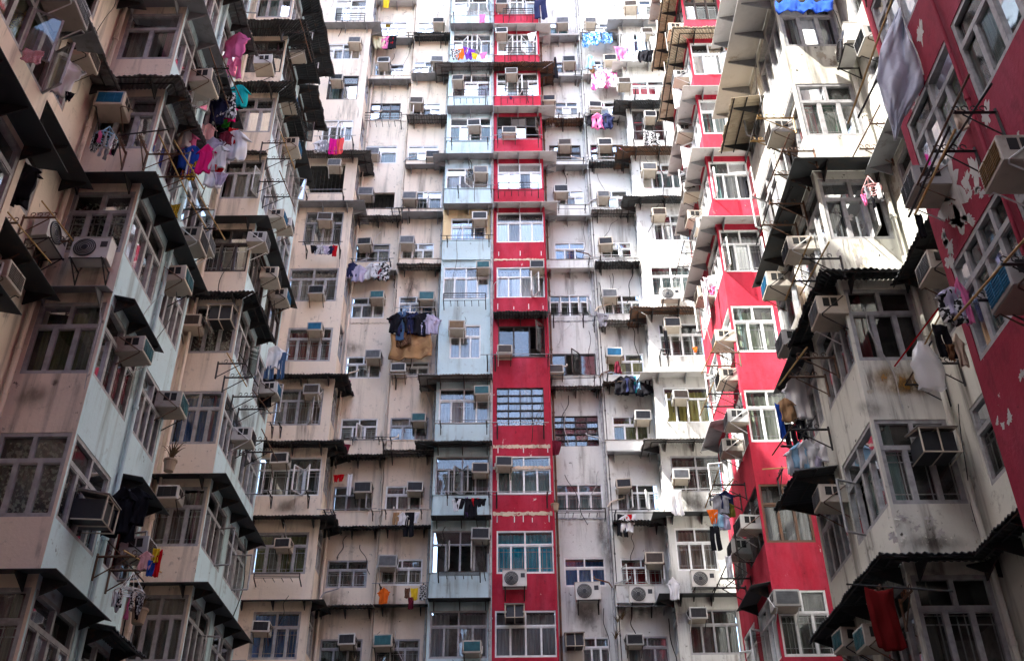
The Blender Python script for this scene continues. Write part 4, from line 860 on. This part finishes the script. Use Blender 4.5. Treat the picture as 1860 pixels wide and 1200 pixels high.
# ------------------------------------------------------------------ laundry: key : depth : kind colour x ytop height [width]
LAU = '''w1:32.6:small cream 690 66 22;small cream 697 68 17;towel pink 701 67 22;trousers black 706 66 24;small red 710 70 14;trousers black 713 66 23
w1:32.6:shirt lavender 631 477 28;shirt navy 642 476 27;shirt lavender 652 481 30;tee white 676 477 28;tee white 684 478 24;small maroon 689 482 24;shirt mono 695 475 34
w1:32.6:small pink 633 690 9;small maroon 629 806 18;small red 611 862 13;small red 620 861 13;towel white 636 862 38 9;towel yellow 702 0 15
w2:32.35:shirt black 722 568 36;trousers denim 730 566 52 20;tee navy 738 567 42;dress leopard 736 582 46;shirt black 748 567 38;shirt navy 757 567 40;tee black 768 568 42;shirt lavender 776 570 38;shirt lavender 786 571 36;small white 737 566 14;small white 749 566 14
w2:32.4:sheet canvas 748 606 46 76
w2:32.4:trousers tan 720 930 22 14;tee white 732 930 24;trousers black 744 930 44;small white 754 930 20
w2:32.4:shirt orange 698 1066 30;towel leopard 740 1068 18;towel yellow 753 1068 22 14;towel maroon 747 1084 22;towel mono 769 1062 28 14
C:31.6:shirt white 582 255 22;shirt grey 590 255 22;towel magenta 607 253 28;towel coral 616 253 28
C:31.6:small black 571 446 14;small white 577 446 16;small grey 583 446 16;small white 589 447 14;small lavender 595 447 15;small navy 601 447 15;towel red 609 446 20 9
blue:31.8:towel pink 876 27 15;small mono 828 89 19;small orange 837 89 19;small purple 852 88 20;small white 846 88 11;small pink 878 96 11;small yellow 862 97 11
blue:31.8:small white 829 906 22;small black 836 904 20;towel purple 847 904 36 6;trousers black 853 905 36;trousers black 859 905 34;small red 863 904 15;small black 871 905 15;small black 878 905 13
red:31.8:small white 966 60 15;trousers navy 981 0 34;small navy 928 176 5
w3:32.6:dress black 1008 104 38 9;small maroon 1008 800 26
w4:32.4:sheet bluefloral 1074 60 23 34;sheet bluefloral 1102 60 19 20
w4:32.4:sheet pinkfloral 1086 131 30 27;sheet pinkfloral 1108 131 28 26;dress lightblue 1072 101 25 20;small brown 1075 120 13
w4:32.4:tee black 1076 207 24;tee pink 1084 206 28;shirt navy 1099 206 28;tee black 1106 208 17;small grey 1094 569 24
w4:32.4:tee black 1128 683 32;tee black 1137 682 34;tee navy 1146 682 32;towel teal 1151 684 30 7;towel lightblue 1158 683 26 8;tee black 1164 682 36;tee black 1171 682 34;small pink 1179 684 13;dress maroon 1121 656 22
w4:32.4:trousers black 1129 934 40;tee white 1137 934 32;small red 1142 934 15;small white 1148 934 18
D:31.6:towel bluestripe 1143 63 38 16;towel bluestripe 1163 62 32 16;towel white 1190 66 26;small pink 1127 86 22;small white 1150 94 18;small black 1165 92 20;small black 1175 93 20
D:31.6:sheet mono 1182 240 28 32;trousers black 1208 600 42 8;small orange 1262 630 10;shirt white 1222 1047 42 26;sheet white 1226 890 46 26
Bo:26.8:tee white 503 628 42;trousers denim 515 640 48 16;trousers denim 492 650 38;tee beige 480 625 32;trousers black 488 690 50
Bo:24.6:tee black 386 440 60;sheet lavender 380 482 34 26;towel red 400 450 25;towel beige 395 470 35
R2o:25.0:dress red 1397 550 42;tee palepink 1430 592 44;small pink 1405 610 22;towel magenta 1412 628 26;small lavender 1421 640 20
RWo:18.6:shirt white 1443 680 82 58;tee tan 1425 722 44;trousers black 1433 770 42;towel blue 1413 735 62 12;trousers black 1451 762 36
RWo:18.0:tee white 1440 815 48;tee lightblue 1450 803 48;tee white 1465 798 54;tee lavender 1476 824 34;tee white 1486 800 40
RWo:17.4:towel lightblue 1470 470 15;tee lavender 1464 494 38;towel beige 1478 468 44;towel beige 1488 462 42;towel beige 1459 520 46
R2o:24.6:tee white 1313 150 32;towel redstripe 1310 178 22 20;tee white 1308 195 27;shirt white 1352 275 52;small white 1286 505 22;small white 1297 500 26;small pink 1292 520 16;towel white 1278 512 60 10
R2o:24.4:tee navy 1318 890 34;tee grey 1306 895 38;small orange 1294 925 26;tee lightblue 1302 930 28;tee lavender 1314 932 30;trousers black 1297 955 44;tee olive 1322 912 27;towel white 1322 1010 40 12
R1o:11.2:shirt pink 1737 504 84 26;tee mono 1722 524 64;tee lavender 1727 520 56
R1o:9.9:tee beige 1742 196 40
RW1:13.0:tee beige 1735 605 60 26;small brown 1722 625 30;trousers black 1705 590 60;towel black 1666 390 42 14
RW:14.6:sheet darkred 1597 1072 110 54
Ao:17.0:shirt beige 322 206 66;tee white 334 222 50;tee black 335 262 34;tee pink 345 242 34;tee blue 352 265 44;tee black 330 288 34;dress purple 342 290 27;towel orange 338 308 17;towel yellowspot 353 294 34 16;tee hotpink 379 262 52 40;tee white 399 265 44;small lavender 402 314 22;small red 400 300 18
Ao:18.8:shirt purple 415 95 44;dress pink 428 98 42;tee teal 437 154 38;tee black 405 175 58;tee hotpink 417 194 30;towel green 408 218 15 26;towel red 424 234 28;dress white 410 256 40;tee white 430 236 54;tee black 398 230 30
Ao:18.4:shirt lavender 388 250 46;tee palepink 380 225 30;tee white 392 300 40;dress mono 420 170 44;tee navy 396 175 50;shirt pink 432 60 44;tee maroon 413 238 24
Ao:17.2:towel grey 306 342 34 24;towel yellowspot 319 372 28 22
LW1:13.2:shirt white 121 106 66;towel tan 103 106 42;small black 128 168 16
Zo:10.7:towel yellowspot 38 24 26 46;towel redstripe 62 92 22 36
LW1:12.6:tee black 35 290 82;tee black 55 300 66
Ao:17.3:tee black 225 884 88;tee black 252 884 70;trousers black 243 920 64;towel yellow 285 996 26;towel red 291 1000 48 10;towel blue 277 1018 28;tee palepink 268 1000 34'''
for line in LAU.split('\n'):
    k, D, its = line.split(':')
    for it in its.split(';'):
        q = it.split(); x, y, h = map(float, q[2:5]); D_ = float(D)
        z = onY(x, y, D_).z
        cloth_item(q[0], q[1], x, y, h, D_, where(k, z+.5), float(q[5]) if len(q) > 5 else None)

# ------------------------------------------------------------------ single things
tl = [(0, 1640), (40, 1624), (100, 1598), (150, 1592), (180, 1603), (215, 1612), (240, 1620), (262, 1624)]; tr = [(0, 1646), (20, 1655), (60, 1668), (100, 1682), (128, 1692), (150, 1684), (190, 1660), (225, 1640), (262, 1628)]
def ipl(t, y):
    for (a, b), (c, d) in zip(t, t[1:]):
        if a <= y <= c: return b+(d-b)*(y-a)/(c-a)
    return t[-1][1]
m = MB(); g = []
for i in range(41):
    y = 262*i/40; a, b = ipl(tl, y), ipl(tr, y); row = []
    for j in range(25):
        s = j/24; x = a+(b-a)*s; sp = (b-a)/100
        row.append(onY(x, y-6, 10.6+sp*(-.14*math.sin(math.pi*s)+.16*math.exp(-((s-.60+.12*math.sin(y*.02))/.10)**2))+.030*math.sin(s*11+y*.045)+.022*math.sin(s*23-y*.06+1)+.012*math.sin(s*41+y*.11)+.008*math.sin(y*.45+s*9)*math.sin(s*17)))
    g.append(row)
for i in range(40):
    for j in range(24): m.quad(g[i][j], g[i+1][j], g[i+1][j+1], g[i][j+1])
o = m.build('tarpaulin', M['cl_tarp'], None, True); s = o.modifiers.new('s', 'SOLIDIFY'); s.thickness = .012
tag(o, 'crumpled silver grey tarpaulin hung before the crimson wall', 'tarpaulin', None, g[0][0])
# clear plastic bag on a pole in the right light well
m = MB(); c = onY(1672, 620, 14.2); nn = 18; rows = []
for j in range(13):
    v = j/12; r = .05+.20*min(1, v*2.5)*(1-.15*v); rows.append([c+Vector((r*math.cos(2*math.pi*k/nn)*(1+.18*math.sin(3*k+j)), .4*r*math.sin(2*math.pi*k/nn), -.92*v+.03*math.sin(k*2))) for k in range(nn)])
for j in range(12):
    for k in range(nn): m.quad(rows[j][k], rows[j][(k+1) % nn], rows[j+1][(k+1) % nn], rows[j+1][k])
o = m.build('plastic_bag', M['cl_plastic'], None, True); tag(o, 'clear plastic bag hung on a red pole before the cream bay', 'plastic bag', None, c)
m = MB(); m.bar(onY(1625, 665, 14.6), onY(1712, 550, 13.2), .018); o = m.build('drying_pole', M['cl_red'], None); tag(o, 'red pole leaning across the right light well', 'pole')
m = MB(); m.bar(onY(1672, 640, 14.4), onY(1714, 560, 13.3), .016); o = m.build('drying_pole', M['bamboo'], None); tag(o, 'bamboo pole beside the red pole in the right light well', 'pole')
for x0, y0, x1, y1, D0, D1, mt, lb in ((1650, 395, 1725, 230, 10.4, 9.6, 'steel', 'dark green pole leaning across the crimson wall under the bracket'), (1662, 390, 1735, 235, 10.3, 9.7, 'bamboo', 'mustard bamboo pole beside the dark green pole at the crimson wall'), (1540, 225, 1620, 0, 11.4, 10.4, 'bamboo', 'long mustard pole rising in front of the silver tarpaulin'), (1558, 215, 1600, 130, 11.8, 11.2, 'steel', 'short dark pole left of the silver tarpaulin')):
    m = MB(); m.bar(onY(x0, y0, D0), onY(x1, y1, D1), .018, n=6); o = m.build('drying_pole', M[mt], None); tag(o, lb, 'pole')
def peg_ring(x, y, D, r, mat, items, label):
    c = onY(x, y, D); m = MB(); n = 20
    e = empty('peg_dryer', c)
    pts = [Vector((r*math.cos(2*math.pi*k/n), r*math.sin(2*math.pi*k/n), 0)) for k in range(n+1)]; m.path(pts, .014); m.path([p*.6 for p in pts], .01)
    for k in range(0, n, 5): m.bar(pts[k], -pts[k]*.02, .01); m.bar(pts[k], (0, 0, .35), .006)
    m.build('ring', M[mat], e); tag(e, label, 'clothes dryer', None, c)
    for i in range(items):
        a = 2*math.pi*i/items; o = bpy.data.objects.new('sock', GP['small'][i % 3]); COL.objects.link(o); s = random.uniform(.16, .26)
        o.location = c+Vector((r*math.cos(a)*.9, r*math.sin(a)*.9, -.02)); o.scale = (s*.6, .6, s*1.5); o.rotation_euler = (0, 0, a); o.material_slots[0].link = 'OBJECT'
        cl = ['mono', 'black', 'pink', 'grey', 'white', 'mono'][i % 6]; o.material_slots[0].material = M['cl_'+cl]
        tag(o, f"{CW.get(cl, cl)} sock pegged under the {label.split(' peg')[0]} peg ring", 'sock', 'socks on peg rings', o.location.copy())
peg_ring(193, 252, 14.9, .22, 'cl_lightblue', 11, 'light blue round peg ring of socks before the left bay')
peg_ring(1583, 345, 14.4, .18, 'cl_palepink', 5, 'pink round peg ring hanging in the right light well')
peg_ring(235, 1075, 16.6, .24, 'aluw', 7, 'white wire round peg ring at the near left bay')
def plant(x, y, D, r, h, label, pot=True, mat='leaf', up=1, n=34):
    c = onY(x, y, D); e = empty('potted_plant' if pot else 'wall_weed', c)
    m = MB()
    for k in range(n):
        a = random.uniform(0, 6.28); L = h*random.uniform(.5, 1.1); sp = r*random.uniform(.3, 1.2); w = .018 if pot else .012; pr = None
        for j in range(5):
            f = j/4; p = Vector((math.cos(a)*sp*f, math.sin(a)*sp*f, up*L*(f*1.5-.8*f*f))); sd = Vector((-math.sin(a), math.cos(a), 0))*w*(1.25-f)
            if pr: m.quad(pr[0]-pr[1], pr[0]+pr[1], p+sd, p-sd)
            pr = (p, sd)
    m.build('leaves', M[mat], e)
    if pot: m = MB(); m.lathe((0, 0, -.26), [(0, 0), (.10, 0), (.13, .22), (.145, .22), (.145, .26), (.11, .26), (.11, .2), (0, .2)], 14); m.build('pot', M['pot'], e)
    tag(e, label, 'plant', None, c)
plant(1228, 122, 25.2, .32, .55, 'bright green spiky plant on the ledge of the far right red bay', mat='leaf')
plant(1330, 88, 22.0, .25, .3, 'small flowering pot plant on an upper right ledge'); plant(310, 835, 19.2, .3, .5, 'dry leafless twig plant on a bracket by the left bay', mat='twig', n=20)
plant(255, 1105, 17.0, .2, .25, 'withered plant in a hanging clay pot at lower left', mat='twig', n=16); plant(1008, 915, 32.4, .1, .2, 'tiny plant at the corner of the red column', mat='twig', n=10)
for x, y in ((1122, 1130), (1130, 1125), (1118, 1160)): plant(x, y, 32.7, .25, .35, 'dark weed tuft rooted in the cracked ledge of the white wall', False, 'twig', n=22)
# blue plastic sheet over the top right awning
m = MB(); g = []
for i in range(15):
    row = []
    for j in range(7): p = onY(1408+i*7.5, 2+j*3.5+3*math.sin(i*1.3)+2*math.sin(j*2), 14.9-.06*j); row.append(p+Vector((0, .05*math.sin(i*2.1+j), 0)))
    g.append(row)
for i in range(14):
    for j in range(6): m.quad(g[i][j], g[i+1][j], g[i+1][j+1], g[i][j+1])
o = m.build('plastic_sheet', M['cl_blue'], None, True); s = o.modifiers.new('s', 'SOLIDIFY'); s.thickness = .01; tag(o, 'crumpled blue plastic sheet over the uppermost awning of the cream bay', 'plastic sheet', None, g[0][0])
# ------------------------------------------------------------------ labels: single out what still shares one
groups = {}
for o, lb, pos in THINGS: groups.setdefault(lb, []).append((o, pos))
for lb, it in groups.items():
    if len(it) < 2: continue
    it.sort(key=lambda t: proj(Vector(t[1]))[0])
    for i, (o, p) in enumerate(it): o['label'] = lb.replace(' storey up', ' storey')+(', leftmost one' if i == 0 else f", {ORD[min(i+1, 15)]} from left")
# prototypes never used are removed
for k, r in ACP.items():
    if k not in USED:
        for c in list(r.children): bpy.data.objects.remove(c)
        bpy.data.objects.remove(r)

# ------------------------------------------------------------------ light, sky, camera
SD = Vector((1.0, .5, -1.5)).normalized()        # direction the sunlight travels
sun = bpy.data.lights.new('sun', 'SUN'); sun.energy = 2.1; sun.angle = R(.53); sun.color = (1, .95, .88)
so = bpy.data.objects.new('sun', sun); COL.objects.link(so); so.rotation_euler = SD.to_track_quat('-Z', 'Y').to_euler()
w = bpy.data.worlds.new('World'); sc.world = w; w.use_nodes = True; nt = w.node_tree; nt.nodes.clear()
sk = nt.nodes.new('ShaderNodeTexSky'); sk.sky_type = 'NISHITA'; sk.sun_disc = False; sk.sun_elevation = math.asin(-SD.z); sk.sun_rotation = math.atan2(-SD.x, -SD.y)
sk.dust_density = 2.0; sk.air_density = 1.0; sk.ozone_density = .6
bg = nt.nodes.new('ShaderNodeBackground'); bg.inputs['Strength'].default_value = .15; out = nt.nodes.new('ShaderNodeOutputWorld')
nt.links.new(sk.outputs[0], bg.inputs[0]); nt.links.new(bg.outputs[0], out.inputs[0])
cam = bpy.data.cameras.new('camera'); cam.sensor_width = 36; cam.sensor_fit = 'HORIZONTAL'; cam.lens = F*36/1860; cam.clip_end = 1000; cam.clip_start = .05
co = bpy.data.objects.new('camera', cam); COL.objects.link(co)
co.matrix_world = Matrix(((RT.x, UP.x, -fw.x, 0), (RT.y, UP.y, -fw.y, 0), (RT.z, UP.z, -fw.z, 0), (0, 0, 0, 1)))
sc.camera = co
sc.view_settings.view_transform = 'Standard'; sc.view_settings.look = 'None'; sc.view_settings.gamma = 1; sc.view_settings.exposure = EXPOSURE
sc.cycles.max_bounces = 8; sc.cycles.diffuse_bounces = 3; sc.cycles.glossy_bounces = 3; sc.cycles.transmission_bounces = 4; sc.cycles.transparent_max_bounces = 10
sc.cycles.use_denoising = True; sc.cycles.sample_clamp_indirect = 6
